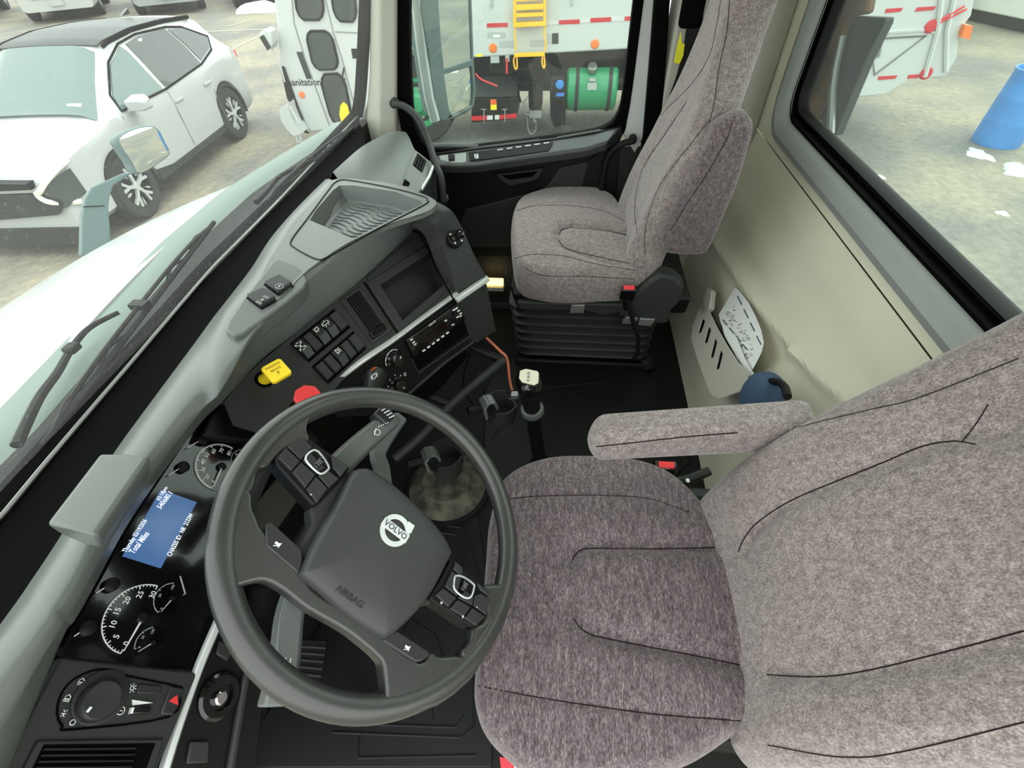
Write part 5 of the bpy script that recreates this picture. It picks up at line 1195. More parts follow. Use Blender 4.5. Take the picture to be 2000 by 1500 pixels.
# ================================================================ OWN TRUCK OUTSIDE: hood, cowl, wipers, mirrors
hd = thing('truck_hood', 'broad white sloping hood of the truck in front of the windshield', 'hood', (CX, 2.2, .6))
def hood_z(x, y):
    t = (y-1.5)/1.75; s = abs(x-CX)/lerp(.86, .75, min(1, max(0, t)))
    top_ = .872-.40*t-.40*t*t
    return top_-.10*s**2.5-1.5*max(0, s-.92)**1.5
m = MB(); rows = []
ed = [at(0, 812, z=.86), at(121, 673, z=.86), at(257, 526, z=.86), at(433, 387, z=.86)]
def yrear(x): return lerp(1.50, 1.575, min(1, max(0, (x+.35)/.6)))-(.10*max(0, x-.55)**1.2*2.2)
for j in range(41):
    row = []
    for i in range(61):
        x = CX+lerp(-1.02, 1.02, i/60); y = lerp(yrear(x), 3.35, j/40); z = hood_z(x, y)
        if j == 40: z -= .05
        row.append(V((x, y, z)))
    rows.append(row)
rows.insert(0, [p+V((0, -.004, -.03)) for p in rows[0]]); rows.append([p+V((0, .02, -.5)) for p in rows[-1]])
m.grid(rows); m.build('hood_shell', 'paint', hd, angle=60)
m = MB()
for s_ in (-1, 1): m.grid([[V((CX+s_*1.02, y, hood_z(CX+s_*1.02, y))), V((CX+s_*1.04, y, hood_z(CX+s_*1.02, y)-.25)), V((CX+s_*1.04, y, -.35))] for y in [1.5+.1*k for k in range(19)]])
m.build('fender_side', 'paint', hd, angle=60)
m = MB(); rows = []
for i in range(41):
    x = lerp(-.86, 1.2, i/40); ya = yrear(x); rows.append([V((x, ya+.03, .85)), V((x, ya-.01, .856)), V((x, ya-.05, .858)), V((x, ya-.075, .845))])
m.grid(rows); tag(m.build('cowl_strip', 'cowl', org=(CX, 1.5, .85)), 'pale green strip between the hood and the wipers', 'cowl')
m = MB(); rows = []
for i in range(61):
    x = lerp(-.86, 1.2, i/60); ya = yrear(x); rows.append([V((x, ya-.07, .848)), V((x, ya-.10, .842)), V((x, 1.39, .85)), V((x, 1.36, .865)), V((x, 1.335, .872))])
m.grid(rows); tag(m.build('windshield_scuttle', mat('cowl_dark', (24, 28, 27), .7, var=.3, vscale=60, bump=.5, bscale=60), org=(CX, 1.42, .85)), 'dirty dark plastic cowl under the wipers at the foot of the windshield', 'cowl')
def wiper(lab, arm_px, bl, zz, k=1.0):
    o = thing('windshield_wiper', lab, 'wiper', at(*arm_px[0], z=zz)); P = smooth([at(u, v, z=zz+.012*i/len(arm_px)) for i, (u, v) in enumerate(arm_px)], 5)
    m = MB(); m.tube(P, [lerp(.008, .0045, i/(len(P)-1)) for i in range(len(P))], 8); m.build('wiper_arm', 'black', o)
    a, b = at(*bl[0], z=zz), at(*bl[1], z=zz); d = (b-a).normalized(); s_ = V((-d.y, d.x, 0))
    m = MB(); m.tube([a, b], .0055, 6); m.build('wiper_blade', 'rubber', o)
    m = MB(); mid = a.lerp(b, .48)+s_*.008+V((0, 0, .012))
    m.tube(smooth([a.lerp(b, .03), a.lerp(b, .12)+s_*.004+V((0, 0, .008)), a.lerp(b, .3)+s_*.007+V((0, 0, .012)), mid, a.lerp(b, .68)+s_*.007+V((0, 0, .012)), a.lerp(b, .86)+s_*.004+V((0, 0, .008)), a.lerp(b, .97)], 5), .0042, 6)
    for q in (.12, .3, .68, .86):
        c0 = a.lerp(b, q)+s_*.006+V((0, 0, .010)); m.tube(smooth([a.lerp(b, q-.07)+V((0, 0, .002)), c0, a.lerp(b, q+.07)+V((0, 0, .002))], 4), .003, 6)
    m.box(mid, (.020*k, .034*k, .012*k)); m.build('blade_frame', 'black', o)
    m = MB(); q = at(*arm_px[len(arm_px)//2], z=zz+.01); m.box(q, (.024*k, .022*k, .014*k)); m.build('arm_joint', 'black', o, bevel=.004)
wiper('long wiper lying in front of the driver, its blade in the middle of the glass', [(32, 870), (75, 780), (112, 728), (140, 680), (175, 640), (232, 610)], [(84, 870), (418, 434)], .888)
wiper('second wiper further along the glass, towards the right pillar', [(500, 395), (522, 372), (545, 345), (585, 325), (610, 312)], [(520, 395), (690, 250)], .885, .5)
# hood mirror
hm = thing('hood_mirror', 'small round-cornered mirror on a teal-grey arm at the far front corner of the hood', 'mirror', at(190, 480, y=2.35))
HP = Plane(at(280, 292, y=2.42), (at(280, 292, y=2.42)-V((CX-1.0, -1.5, .6))).normalized()*-1)
hp = Plane(at(280, 292, y=2.42), ((CAM-at(280, 292, y=2.42)).normalized()+V((.5, -1, -.16)).normalized()).normalized())
pl_ = [(232, 270), (262, 252), (295, 247), (310, 255), (322, 278), (331, 300), (310, 318), (285, 334), (268, 338), (258, 318), (240, 292)]
P = smooth([hp.hit(*p) for p in pl_], 3, True); c_ = sum(P, V((0, 0, 0)))/len(P)
m = MB(); m.rings([[c_+(p-c_)*s_-hp.n*h for p in P] for s_, h in ((1.0, 0), (1.04, .004), (1.04, .02), (.95, .06), (.7, .085), (.3, .095))]); m.build('mirror_housing', 'teal', hm, angle=60)
m = MB(); m.rings([[c_+(p-c_)*s_+hp.n*h for p in P] for s_, h in ((.97, .0005), (.9, .001), (.6, .002), (.3, .0028), (.02, .003))]); m.build('mirror_glass', 'mirror', hm, angle=60)
m = MB()
AP2 = Plane(at(190, 420, y=2.35), (-.5, -.8, .3))
m.pp([(158, 500), (160, 420), (166, 388), (178, 366), (240, 338), (262, 335), (252, 342), (222, 362), (214, 385), (212, 405), (218, 490)], AP2, .0, -.07); m.build('mirror_arm', 'teal', hm, bevel=.012, seg=3)
m = MB(); m.tube([AP2.hit(*p, off=.001) for p in ((162, 404), (204, 402))], .0022, 4); m.build('arm_seam', 'trim', hm)
# door mirror
dm = thing('door_mirror', 'tall truck door mirror with a convex lower glass outside the passenger window', 'mirror', at(890, 100, x=1.50))
MP = Plane(at(892, 150, x=1.5), (-.45, -.88, -.02))
o_ = [(820, -60), (822, 20), (836, 100), (848, 190), (853, 222), (862, 236), (885, 232), (912, 222), (926, 208), (930, 180), (926, 120), (922, 0), (920, -60)]
m = MB(); m.plate([MP.hit(*p) for p in o_], [[MP.hit(*p) for p in [(858, -55), (857, 0), (862, 80), (868, 134), (922, 116), (918, 0), (917, -55)]], [MP.hit(*p) for p in [(868, 146), (872, 175), (878, 215), (884, 226), (905, 220), (922, 206), (925, 180), (921, 130)]]], -MP.n*.012); m.build('mirror_bezel', 'teal', dm, bevel=.004)
m = MB(); Pm = smooth([MP.hit(*p) for p in o_], 2, True); c_ = sum(Pm, V((0, 0, 0)))/len(Pm)
m.rings([[c_+(p-c_)*s_-MP.n*h for p in Pm] for s_, h in ((1, .012), (1, .05), (.9, .09), (.5, .11))]); m.build('mirror_housing', 'teal', dm, angle=60)
m = MB(); m.pp([(856, -56), (855, 0), (860, 80), (866, 136), (924, 118), (920, 0), (919, -56)], MP, -.006, -.009); m.build('mirror_glass', 'mirror', dm)
P = smooth([MP.hit(*p) for p in [(866, 146), (871, 176), (877, 217), (884, 228), (906, 222), (924, 207), (927, 180), (923, 128)]], 2, True); c_ = sum(P, V((0, 0, 0)))/len(P)
m = MB(); m.rings([[c_+(p-c_)*s_+MP.n*(h-.010) for p in P] for s_, h in ((1, 0), (.8, .004), (.5, .008), (.2, .010), (.02, .0105))]); m.build('convex_glass', 'mirror', dm, angle=60)
m = MB(); A_ = [at(u, v, x=1.36) for u, v in ((810, -60), (813, 0), (824, 100), (838, 190), (850, 236))]; m.tube(A_, .021, 10); m.build('mirror_arm', 'paint2', dm)
# exhaust stack bracket behind the cab
ex_ = thing('exhaust_bracket', 'rusty dark steel exhaust bracket standing behind the cab corner', 'bracket', at(1640, 150, y=-.5))
XP = Plane((0, -.55, 0), (-.25, 1, .0))
m = MB(); m.pp([(1655, 30), (1648, 45), (1590, 215), (1618, 262), (1630, 265), (1690, 120), (1727, 45), (1729, 34)], XP, 0, -.03); m.build('steel_channel', mat('dark_steel', (36, 42, 45), .6, metal=.1, var=.2, vscale=12), ex_, bevel=.004)
m = MB(); m.pp([(1620, -60), (1560, 215), (1588, 240), (1622, 160), (1645, 60), (1660, 32), (1690, 28), (1706, -60)], XP.shift(.02), 0, -.03); m.build('rusty_pipe', mat('rust', (104, 74, 52), .8, col2=(62, 58, 54), vscale=14), ex_, bevel=.01)
m = MB(); m.tube([XP.hit(1645, 70, off=.02), XP.hit(1632, 130, off=.02), XP.hit(1626, 175, off=.02), XP.hit(1622, 262, off=.02)], .012, 8); m.build('support_rod', 'steel', ex_)
# ================================================================ THE YARD
G = -1.22
am = mat('wet_asphalt', (150, 146, 132), .75, bump=.6, bscale=6, spec=.3); nt = am.node_tree; b_ = nt.nodes['Principled BSDF']
tc = nt.nodes.new('ShaderNodeTexCoord'); n1 = nt.nodes.new('ShaderNodeTexNoise'); n1.inputs['Scale'].default_value = .6; n1.inputs['Detail'].default_value = 5
n2 = nt.nodes.new('ShaderNodeTexNoise'); n2.inputs['Scale'].default_value = 9; n2.inputs['Detail'].default_value = 12; n2.inputs['Roughness'].default_value = .85
nt.links.new(tc.outputs['Object'], n1.inputs['Vector']); nt.links.new(tc.outputs['Object'], n2.inputs['Vector'])
r1 = nt.nodes.new('ShaderNodeValToRGB'); r1.color_ramp.elements[0].position = .4; r1.color_ramp.elements[0].color = rgb((132, 131, 124)); r1.color_ramp.elements[1].position = .62; r1.color_ramp.elements[1].color = rgb((168, 160, 138))
r2 = nt.nodes.new('ShaderNodeValToRGB'); r2.color_ramp.elements[0].position = .35; r2.color_ramp.elements[0].color = (.3, .3, .3, 1); r2.color_ramp.elements[1].position = .68; r2.color_ramp.elements[1].color = (1.0, 1.0, 1.0, 1)
mx = nt.nodes.new('ShaderNodeMix'); mx.data_type = 'RGBA'; mx.blend_type = 'MULTIPLY'; mx.inputs[0].default_value = .85
nt.links.new(n1.outputs['Fac'], r1.inputs[0]); nt.links.new(n2.outputs['Fac'], r2.inputs[0]); nt.links.new(r1.outputs[0], mx.inputs[6]); nt.links.new(r2.outputs[0], mx.inputs[7]); nt.links.new(mx.outputs[2], b_.inputs['Base Color'])
m = MB(); m.grid([[V((lerp(-40, 60, i/20), lerp(-50, 60, j/20), G)) for i in range(21)] for j in range(21)]); gr = m.build('floor', am); struct(gr); gr.name = 'ground'; 
tag(gr, 'worn gritty asphalt of the parking yard', 'ground'); gr['kind'] = 'structure'; 
for q in ('label', 'category'): del gr[q]
cg = mat('car_glass', (92, 112, 108), .06, spec=.8); cgd = mat('dark_car_glass', (58, 66, 64), .06, spec=.8)
amber = mat('amber_lamp', (236, 120, 50), .3); tyre = mat('tyre', (44, 45, 44), .8, bump=.3, bscale=40)
def wheelset(root, c, side, r, w, kind='sport', mt=None):
    """c: hub centre in local coordinates, side: +1 if the outer face looks to +Y"""
    c = V(c); A = V((0, side, 0)); m = MB()
    m.lathe(c-A*w*.5, A, [(r*.55, 0), (r*.93, 0), (r, w*.12), (r, w*.88), (r*.93, w), (r*.66, w*1.0), (r*.64, w*.9), (r*.60, w*.5)], 40); t = m.build('wheel', tyre, root, angle=40, label='tyre and rim')
    m = MB(); m.lathe(c-A*w*.1, A, [(0, 0), (r*.64, 0), (r*.66, w*.55), (r*.62, w*.58), (r*.60, w*.2), (0, w*.12)], 40); m.build('rim', mt or ('dash2' if kind == 'sport' else 'steel'), t, angle=40)
    m = MB(); hx = V((1, 0, 0)); hz = V((0, 0, 1)); f = c+A*w*.36
    if kind == 'sport':
        for k in range(5):
            a = 2*math.pi*k/5+.3; d = hx*math.cos(a)+hz*math.sin(a); s_ = A.cross(d)
            m.prism([f+d*r*.06+s_*r*.06, f+d*r*.06-s_*r*.06, f+d*r*.32-s_*r*.05, f+d*r*.60-s_*r*.17, f+d*r*.63-s_*r*.08, f+d*r*.42, f+d*r*.63+s_*r*.08, f+d*r*.60+s_*r*.17, f+d*r*.32+s_*r*.05], A*w*.12)
            m.prism([f+d*r*.30+s_*r*.16, f+d*r*.42+s_*r*.26, f+d*r*.55+s_*r*.30, f+d*r*.45+s_*r*.20], A*w*.10)
        m.lathe(f, A, [(r*.12, 0), (r*.12, w*.14), (0, w*.15)], 20)
        m.build('spokes', 'silver', t)
    else:
        for k in range(10):
            a = 2*math.pi*k/10; d = hx*math.cos(a)+hz*math.sin(a); m.lathe(f+d*r*.32, A, [(r*.04, 0), (r*.04, w*.1), (0, w*.12)], 8)
        m.lathe(f, A, [(r*.2, 0), (r*.2, w*.2), (0, w*.22)], 20); m.build('hub_bolts', 'steel', t)
    return t
def interp(tab, x):
    for a, b in zip(tab, tab[1:]):
        if x <= b[0]:
            t = max(0, (x-a[0])/(b[0]-a[0])); return [lerp(p, q, t) for p, q in zip(a[1:], b[1:])]
    return list(tab[-1][1:])
# x, belt z, belt half width, roof z, roof half width
SUVT = [(-2.35, .86, .74, .90, .60), (-2.30, 1.02, .82, 1.08, .66), (-2.12, 1.12, .86, 1.30, .62), (-1.90, 1.14, .875, 1.545, .60), (-1.70, 1.12, .885, 1.60, .62), (-1.0, 1.08, .905, 1.655, .64), (-.3, 1.05, .91, 1.675, .655), (.25, 1.04, .91, 1.64, .65), (.42, 1.04, .91, 1.60, .645), (.75, 1.04, .91, 1.38, .69), (1.18, 1.05, .90, 1.09, .78), (1.3, 1.01, .90, 1.06, .74), (1.8, .95, .89, 1.01, .68), (2.1, .90, .875, .96, .70), (2.26, .86, .84, .90, .66), (2.33, .70, .80, .74, .62)]
def suv_sec(x, tab, hubs, rw, zb0=.26):
    zb, wb, zr, wr_ = interp(tab, x); z0 = zb0
    for h in hubs:
        d = rw*rw-(x-h)**2
        if d > 0: z0 = max(z0, .37+math.sqrt(d)) if rw > 0 else z0
    wl = wb*1.03
    if z0 > zb-.05: z0 = zb-.05
    pts = [(wl*.90, z0), (wl*.985, lerp(z0, zb, .10)), (wl*1.0, lerp(z0, zb, .40)), (wl*.985, lerp(z0, zb, .62)), (wl*.99, lerp(z0, zb, .80)), (wb, zb), (lerp(wb, wr_, .5), lerp(zb, zr-.04, .5)+.01), (wr_, zr-.04), (wr_*.86, zr-.01), (wr_*.5, zr+.012), (0, zr+.018)]
    return pts
def sidey(x, z, tab):
    zb, wb, zr, wr_ = interp(tab, x); t = max(0, min(1, (z-zb)/max(.05, zr-.04-zb))); return lerp(wb, wr_, t)+.010*math.sin(math.pi*t)*1.2
def carbody(root, tab, hubs, rw, paint_, x0=-2.35, x1=2.32):
    xs = [lerp(x0, x1, i/120) for i in range(121)]; rows = []
    for x in xs:
        p = suv_sec(x, tab, hubs, rw); rows.append([V((x, -y, z)) for y, z in p]+[V((x, y, z)) for y, z in reversed(p[:-1])])
    m = MB(); m.grid(rows)
    for r_ in (rows[0], rows[-1]):
        n = len(r_); m.add(r_, [(k, k+1, n-2-k, n-1-k) for k in range(n//2)])
    return m.build('body_shell', paint_, root, angle=40)
def place(root, x, y, rot): root.location = (x, y, G); root.rotation_euler = (0, 0, rot)
def sidepatch(root, poly, tab, side, m_, name, off=.008):
    P = [V((x, side*(sidey(x, z, tab)+off), z)) for x, z in poly]; m = MB(); m.prism([p-V((0, side*.02, 0)) for p in P], (0, side*.02, 0)); return m.build(name, m_, root)
suv = thing('parked_suv', 'white compact SUV with a black roof parked across in front of the truck', 'car')
HUB = (-1.3775, 1.3775)
body = carbody(suv, SUVT, HUB, .42, 'paint')
m = MB(); m.box((0, 0, .5), (4.1, 1.5, .36)); m.build('underbody', 'trim', suv)
for hx_ in HUB:
    for sd_ in (1, -1): wheelset(suv, (hx_, sd_*.80, .37), sd_, .37, .235)
    for sd_ in (1, -1):
        m = MB(); P = [V((hx_+math.cos(t)*.43, sd_*.925, .37+math.sin(t)*.43)) for t in [math.pi*k/16 for k in range(-1, 18)]]; Q = [V((hx_+math.cos(t)*.385, sd_*.925, .37+math.sin(t)*.385)) for t in [math.pi*k/16 for k in range(-1, 18)]]
        m.rings([[p, q, q-V((0, sd_*.08, 0)), p-V((0, sd_*.08, 0))] for p, q in zip(P, Q)]); m.build('arch_cladding', 'dash2', suv)
for sd_ in (1, -1):
    sidepatch(suv, [(.90, 1.075), (.80, 1.20), (.45, 1.44), (.10, 1.555), (.06, 1.50), (.03, 1.075)], SUVT, sd_, cg, 'front_door_window')
    m = MB(); m.tube([V((x, sd_*(sidey(x, z, SUVT)+.010), z)) for x, z in [(.93, 1.065), (.82, 1.215), (.46, 1.46), (.10, 1.58), (-.3, 1.61), (-1.0, 1.575), (-1.35, 1.52), (-1.78, 1.335), (-1.58, 1.20), (-1.08, 1.115), (0, 1.06)]], .012, 5, closed=True); m.build('window_trim', 'trim', suv)
    sidepatch(suv, [(-.05, 1.08), (-.02, 1.555), (-.3, 1.585), (-.95, 1.56), (-1.05, 1.35), (-1.08, 1.13), (-.6, 1.09)], SUVT, sd_, cgd, 'rear_door_window')
    sidepatch(suv, [(-1.14, 1.15), (-1.10, 1.36), (-1.0, 1.545), (-1.35, 1.50), (-1.75, 1.33), (-1.55, 1.22)], SUVT, sd_, cgd, 'quarter_window')
    # doors seams, handles, sill
    m = MB()
    for xx in (.98, -.02, -1.08):
        m.tube([V((xx+dx, sd_*(interp(SUVT, xx)[1]*k), z)) for dx, k, z in ((0, 1.004, 1.03), (.0, 1.022, .8), (.02, 1.03, .55), (.0, 1.02, .36))], .006, 4)
    m.build('door_seam', 'steel', suv)
    for xx in (-.15, -1.0+.03): 
        m = MB(); m.box((xx, sd_*.935, .90), (.20, .02, .035)); m.build('door_handle', 'paint', suv, bevel=.008)
    m = MB(); m.prism([V((.95, sd_*.93, .26)), V((.95, sd_*.93, .40)), V((.6, sd_*.93, .34)), V((-.9, sd_*.93, .32)), V((-.95, sd_*.93, .26))], (0, -sd_*.03, 0)); m.build('sill_cladding', 'dash2', suv)
    m = MB(); m.rings([[V((.80+a, sd_*(.93+w), 1.10+h)) for a, h in ((-.08*s_, -.05*s_), (.07*s_, -.04*s_), (.08*s_, .05*s_), (-.07*s_, .07*s_))] for w, s_ in ((0, .8), (.04, 1.3), (.20, 1.3), (.25, .8))]); m.tube([V((.84, sd_*.89, 1.03)), V((.80, sd_*1.0, 1.07))], .03, 6); m.build('side_mirror', 'paint', suv, bevel=.02, seg=3)
    m = MB(); m.rings([[V((x, sd_*(interp(SUVT, x)[3]+.01+a), interp(SUVT, x)[2]-.02+h)) for a, h in ((0, -.02), (.02, 0), (.02, .02), (0, .03), (-.02, 0))] for x in [lerp(-1.7, .35, k/16) for k in range(17)]]); m.build('roof_rail', 'trim', suv)
m = MB()
rows = [[V((x, y*interp(SUVT, x)[3]*.96, interp(SUVT, x)[2]+.006+.018*(1-y*y))) for y in (-1, -.6, -.2, .2, .6, 1)] for x in [lerp(-1.30, .38, k/14) for k in range(15)]]
m.grid(rows); m.build('black_roof', 'carroof', suv)
m = MB(); rows = []
for k in range(15):
    x = lerp(1.19, .43, k/14); zb__, wb__, zr__, wr__ = interp(SUVT, x)
    rows.append([V((x+.012, wr__*y*lerp(.98, .93, k/14), zr__+.022+.02*(1-y*y)-.055*max(0, abs(y)-.8)/.2)) for y in [lerp(-1, 1, q/12) for q in range(13)]])
m.grid(rows); wsu = m.build('windshield', cg, suv)
m = MB(); m.box((1.09, .52, 1.185), (.03, .16, .03)); m.build('sticker', 'white', suv)
def xf(y): return interp([(0, 2.36), (.78, 2.35), (.83, 2.335), (.87, 2.28), (.905, 2.14), (.925, 1.95)], abs(y))[0]
def fpatch(poly, name, m_, off=.012, n=10, par=None):
    """poly given as list of (y, zlo, zhi)"""
    P = []
    for i in range(len(poly)-1):
        for k in range(n): t = k/n; P.append([lerp(a, b, t) for a, b in zip(poly[i], poly[i+1])])
    P.append(poly[-1]); m = MB(); m.rings([[V((xf(y)+off, y, lo)), V((xf(y)+off, y, hi)), V((xf(y)-.08, y, hi)), V((xf(y)-.08, y, lo))] for y, lo, hi in P]); return m.build(name, m_, par or suv)
fpatch([(-.64, .78, .83), (0, .76, .86), (.64, .78, .83)], 'upper_grille', 'black', .03)
gm = mat('honeycomb_grille', (40, 42, 42), .4, bump=1.0, bscale=30, var=.6, vscale=30)
fpatch([(-.84, .60, .66), (-.72, .50, .72), (0, .46, .74), (.72, .50, .72), (.84, .60, .66)], 'main_grille', gm, .02)
fpatch([(-.90, .16, .34), (0, .13, .34), (.90, .16, .34)], 'lower_bumper', 'dash2', .01, 12)
fpatch([(-.66, .745, .775), (0, .74, .765), (.66, .745, .775)], 'chrome_bar', 'chrome', .03)
ly = mat('lamp_white', (226, 228, 212), .3); lens = mat('headlamp_lens', (70, 76, 76), .15)
for s_ in (1, -1):
    q = [(s_*.70, .64, .70), (s_*.84, .56, .82), (s_*.905, .60, .86)]; fpatch(q if s_ > 0 else q[::-1], 'headlight', lens, .016)
    m = MB(); m.tube(smooth([V((xf(y_)+.03, s_*y_, z_)) for y_, z_ in ((.918, .93), (.88, .88), (.74, .76), (.68, .72), (.76, .64), (.90, .56))], 4), .028, 6); m.build('daytime_light', ly, suv)
    m = MB(); m.box((2.20, s_*.86, .42), (.12, .08, .10)); m.build('fog_recess', 'black', suv)
m = MB(); m.box((2.38, 0, .80), (.02, .14, .05)); m.build('bonnet_badge', 'chrome', suv, bevel=.006)
m = MB(); m.box((-2.33, .62, 1.0), (.08, .36, .10)); m.box((-2.33, -.62, 1.0), (.08, .36, .10)); m.build('tail_light', 'red', suv)
m = MB(); m.prism([V((-1.15, -.02, 1.69)), V((-1.35, -.02, 1.69)), V((-1.36, -.02, 1.75))], (0, .04, 0)); m.build('shark_fin', 'gloss', suv)
place(suv, 5.72, 6.78, math.radians(184.4))
# row of parked vehicles far behind
SEDT = [(-2.35, .80, .74, .82, .60), (-2.2, .95, .84, 1.02, .68), (-1.6, 1.0, .87, 1.06, .70), (-1.2, 1.0, .88, 1.30, .62), (-.6, .98, .89, 1.45, .60), (.2, .96, .89, 1.45, .60), (1.1, .96, .88, 1.02, .72), (2.0, .84, .84, .90, .66), (2.32, .62, .72, .68, .56)]
def simplecar(label, cat, x, y, rot, paint_, tab, sc=1.0):
    o = thing('parked_car', label, cat); carbody(o, tab, HUB, .42, paint_)
    m = MB(); m.box((0, 0, .5), (4.1, 1.5, .36)); m.build('underbody', 'trim', o)
    for hx_ in HUB:
        for sd_ in (1, -1): wheelset(o, (hx_, sd_*.80, .37), sd_, .37, .235)
    for sd_ in (1, -1):
        sidepatch(o, [(.85, 1.06), (.55, 1.27), (.1, 1.40), (.05, 1.05)], tab, sd_, cgd, 'door_window'); sidepatch(o, [(-.05, 1.05), (-.05, 1.40), (-.6, 1.38), (-1.15, 1.1)], tab, sd_, cgd, 'door_window')
    m = MB(); m.grid([[V((x_, y_*.74, lerp(1.07, 1.42, t)+.03*(1-y_*y_)+.02)) for y_ in (-1, -.5, 0, .5, 1)] for t, x_ in [(k/6, lerp(1.12, .35, k/6)) for k in range(7)]]); m.build('windshield', cg, o)
    m = MB(); m.box((2.30, 0, .60), (.08, 1.0, .16)); m.build('grille', 'black', o)
    m = MB(); m.box((2.20, .66, .68), (.12, .28, .12)); m.box((2.20, -.66, .68), (.12, .28, .12)); m.build('headlight', 'mirror', o)
    m = MB(); m.box((2.36, 0, .42), (.02, .32, .12)); m.build('number_plate', 'mark', o)
    o.scale = (sc, sc, sc); place(o, x, y, rot); return o
cgy = mat('grey_car_paint', (140, 144, 144), .3, coat=.4); csl = mat('silver_car_paint', (176, 178, 174), .3, coat=.4); cdk = mat('dark_car_paint', (84, 90, 96), .3, coat=.4); crd = mat('red_car_paint', (176, 52, 50), .3, coat=.4)
grp = 'cars parked along the far side of the yard'
for (X_, Y_, rot, pt, tb, lab) in ((20.5, 24.9, 215, cdk, SUVT, 'dark grey car at the far left of the row behind the white SUV'), (21.5, 20.9, 215, csl, SUVT, 'silver pickup-like car in the far row, above the white SUV roof'), (22.4, 17.2, 215, cgy, SUVT, 'grey car facing the truck in the far row, left of the red one'), (23.6, 13.9, 215, crd, SEDT, 'red car at the end of the far row near the snow')):
    simplecar(lab, 'car', X_, Y_, math.radians(rot), pt, tb, 1.32)['group'] = grp
# snow bank
rs = random.Random(5)
def lump(name, label, cat, c, r, h, m_, seed=1, sx=1, sy=1):
    rs = random.Random(seed); m = MB(); rg = []
    ph = [rs.random()*6 for _ in range(4)]
    for s_, hh in ((1, 0), (.92, .35), (.75, .7), (.5, .92), (.2, 1), (.02, 1.02)):
        rg.append([V((c[0]+sx*r*s_*math.cos(t)*(1+.22*math.sin(3*t+ph[0])+.1*math.sin(7*t+ph[1])), c[1]+sy*r*s_*math.sin(t)*(1+.22*math.sin(3*t+ph[0])+.1*math.sin(7*t+ph[1])), c[2]+h*hh*(1+.2*math.sin(5*t+ph[2])))) for t in [2*math.pi*k/36 for k in range(36)]])
    m.rings(rg); return tag(m.build(name, m_, org=c, angle=70), label, cat)
snow = mat('snow', (205, 210, 208), .8, bump=.5, bscale=12)
p = at(512, 22, z=G); lump('snow_bank', 'low bank of white snow at the far edge of the yard', 'snow', p, .55, .25, snow, 3, 1.0, 1.6)
# painted parking lines
pm = mat('worn_line_paint', (150, 150, 138), .8, var=.15, vscale=6)
def pline(a, b, w, lab):
    A, B = at(*a, z=G+.004), at(*b, z=G+.004); d = (B-A).normalized(); s_ = V((-d.y, d.x, 0))*w
    m = MB(); m.prism([A+s_, A-s_, B-s_, B+s_], (0, 0, .003)); tag(m.build('parking_line', pm, org=A), lab, 'parking line')
pline((395, 62), (545, 56), .07, 'long worn white parking line beyond the white SUV tail'); pline((452, 96), (524, 62), .06, 'slanting parking line nearest the SUV rear wheel'); pline((440, 52), (500, 38), .06, 'slanting parking line farthest from the SUV')
# ---------------------------------------------------------------- garbage truck across the window
gt_ = thing('garbage_truck', 'long white refuse truck with green fuel tank and yellow ladder beside the cab', 'truck', (8.2, 0, G))
TX = 7.0; GP = Plane((TX, 0, 0), (-1, 0, 0))
def gz(L): return [(650+x/3, y/3) for x, y in L]
def gp(name, px, m_, out=0, inn=-.05, bevel=0, par=None, label=None): m = MB(); m.pp(px, GP, out, inn); return m.build(name, m_, par or gt_, bevel=bevel, label=label)
# body
yb0 = GP.hit(922, 60).y; yb1 = GP.hit(1872, 130).y; zb_ = GP.hit(1000, 110).z
p0, p1, p2 = GP.hit(922, 113), GP.hit(1228, 96), GP.hit(1650, 150)
m = MB(); m.prism([V((TX, p0.y, p0.z)), V((TX, p0.y, 1.9)), V((TX, yb1+.3, 1.9)), V((TX, yb1+.3, -.05)), V((TX, p1.y-3.2, -.12)), V((TX, p1.y, p1.z))], (2.4, 0, 0)); m.build('hopper_body', 'paint2', gt_, bevel=.02)
m = MB(); m.pp([(1640, 150), (1650, 189), (1690, 188), (1730, 184), (1780, 154), (1846, 149), (1868, 114), (1874, 60), (1897, 30), (1909, -40), (1700, -40), (1660, 60)], GP.shift(.08), 0, -2.0); hop = m.build('rear_hopper', 'paint2', gt_, bevel=.01)
for L in ([(1700, 76), (1808, 70), (1708, 146)], [(1692, 80), (1722, 78), (1716, 110), (1698, 116)]):
    m = MB(); m.tube([GP.hit(*p, off=.085) for p in L], .02, 5, closed=True); m.build('panel_rib', 'steel', hop)
m = MB(); m.tube([GP.hit(*p, off=.085) for p in ((1690, 66), (1810, 58), (1826, 64))], .02, 5); m.tube([GP.hit(*p, off=.1) for p in ((1840, -10), (1832, 60), (1806, 150))], .03, 6); m.tube([GP.hit(*p, off=.1) for p in ((1866, -10), (1850, 60), (1848, 140))], .03, 6); m.build('hopper_frame', 'paint2', hop)
m = MB(); m.tube([GP.hit(*p, off=.12) for p in ((1838, 38), (1884, 12))], .012, 5); m.tube([GP.hit(*p, off=.12) for p in ((1836, 44), (1888, 18))], .012, 5); m.build('hydraulic_line', 'red', hop)
rt = mat('red_reflector', (196, 34, 48), .4); wt = mat('silver_reflector', (205, 206, 204), .4)
def refl(px, m_, off=.006, par=None): m = MB(); m.pp(px, GP, off, 0); m.build('reflective_strip', m_, par or gt_)
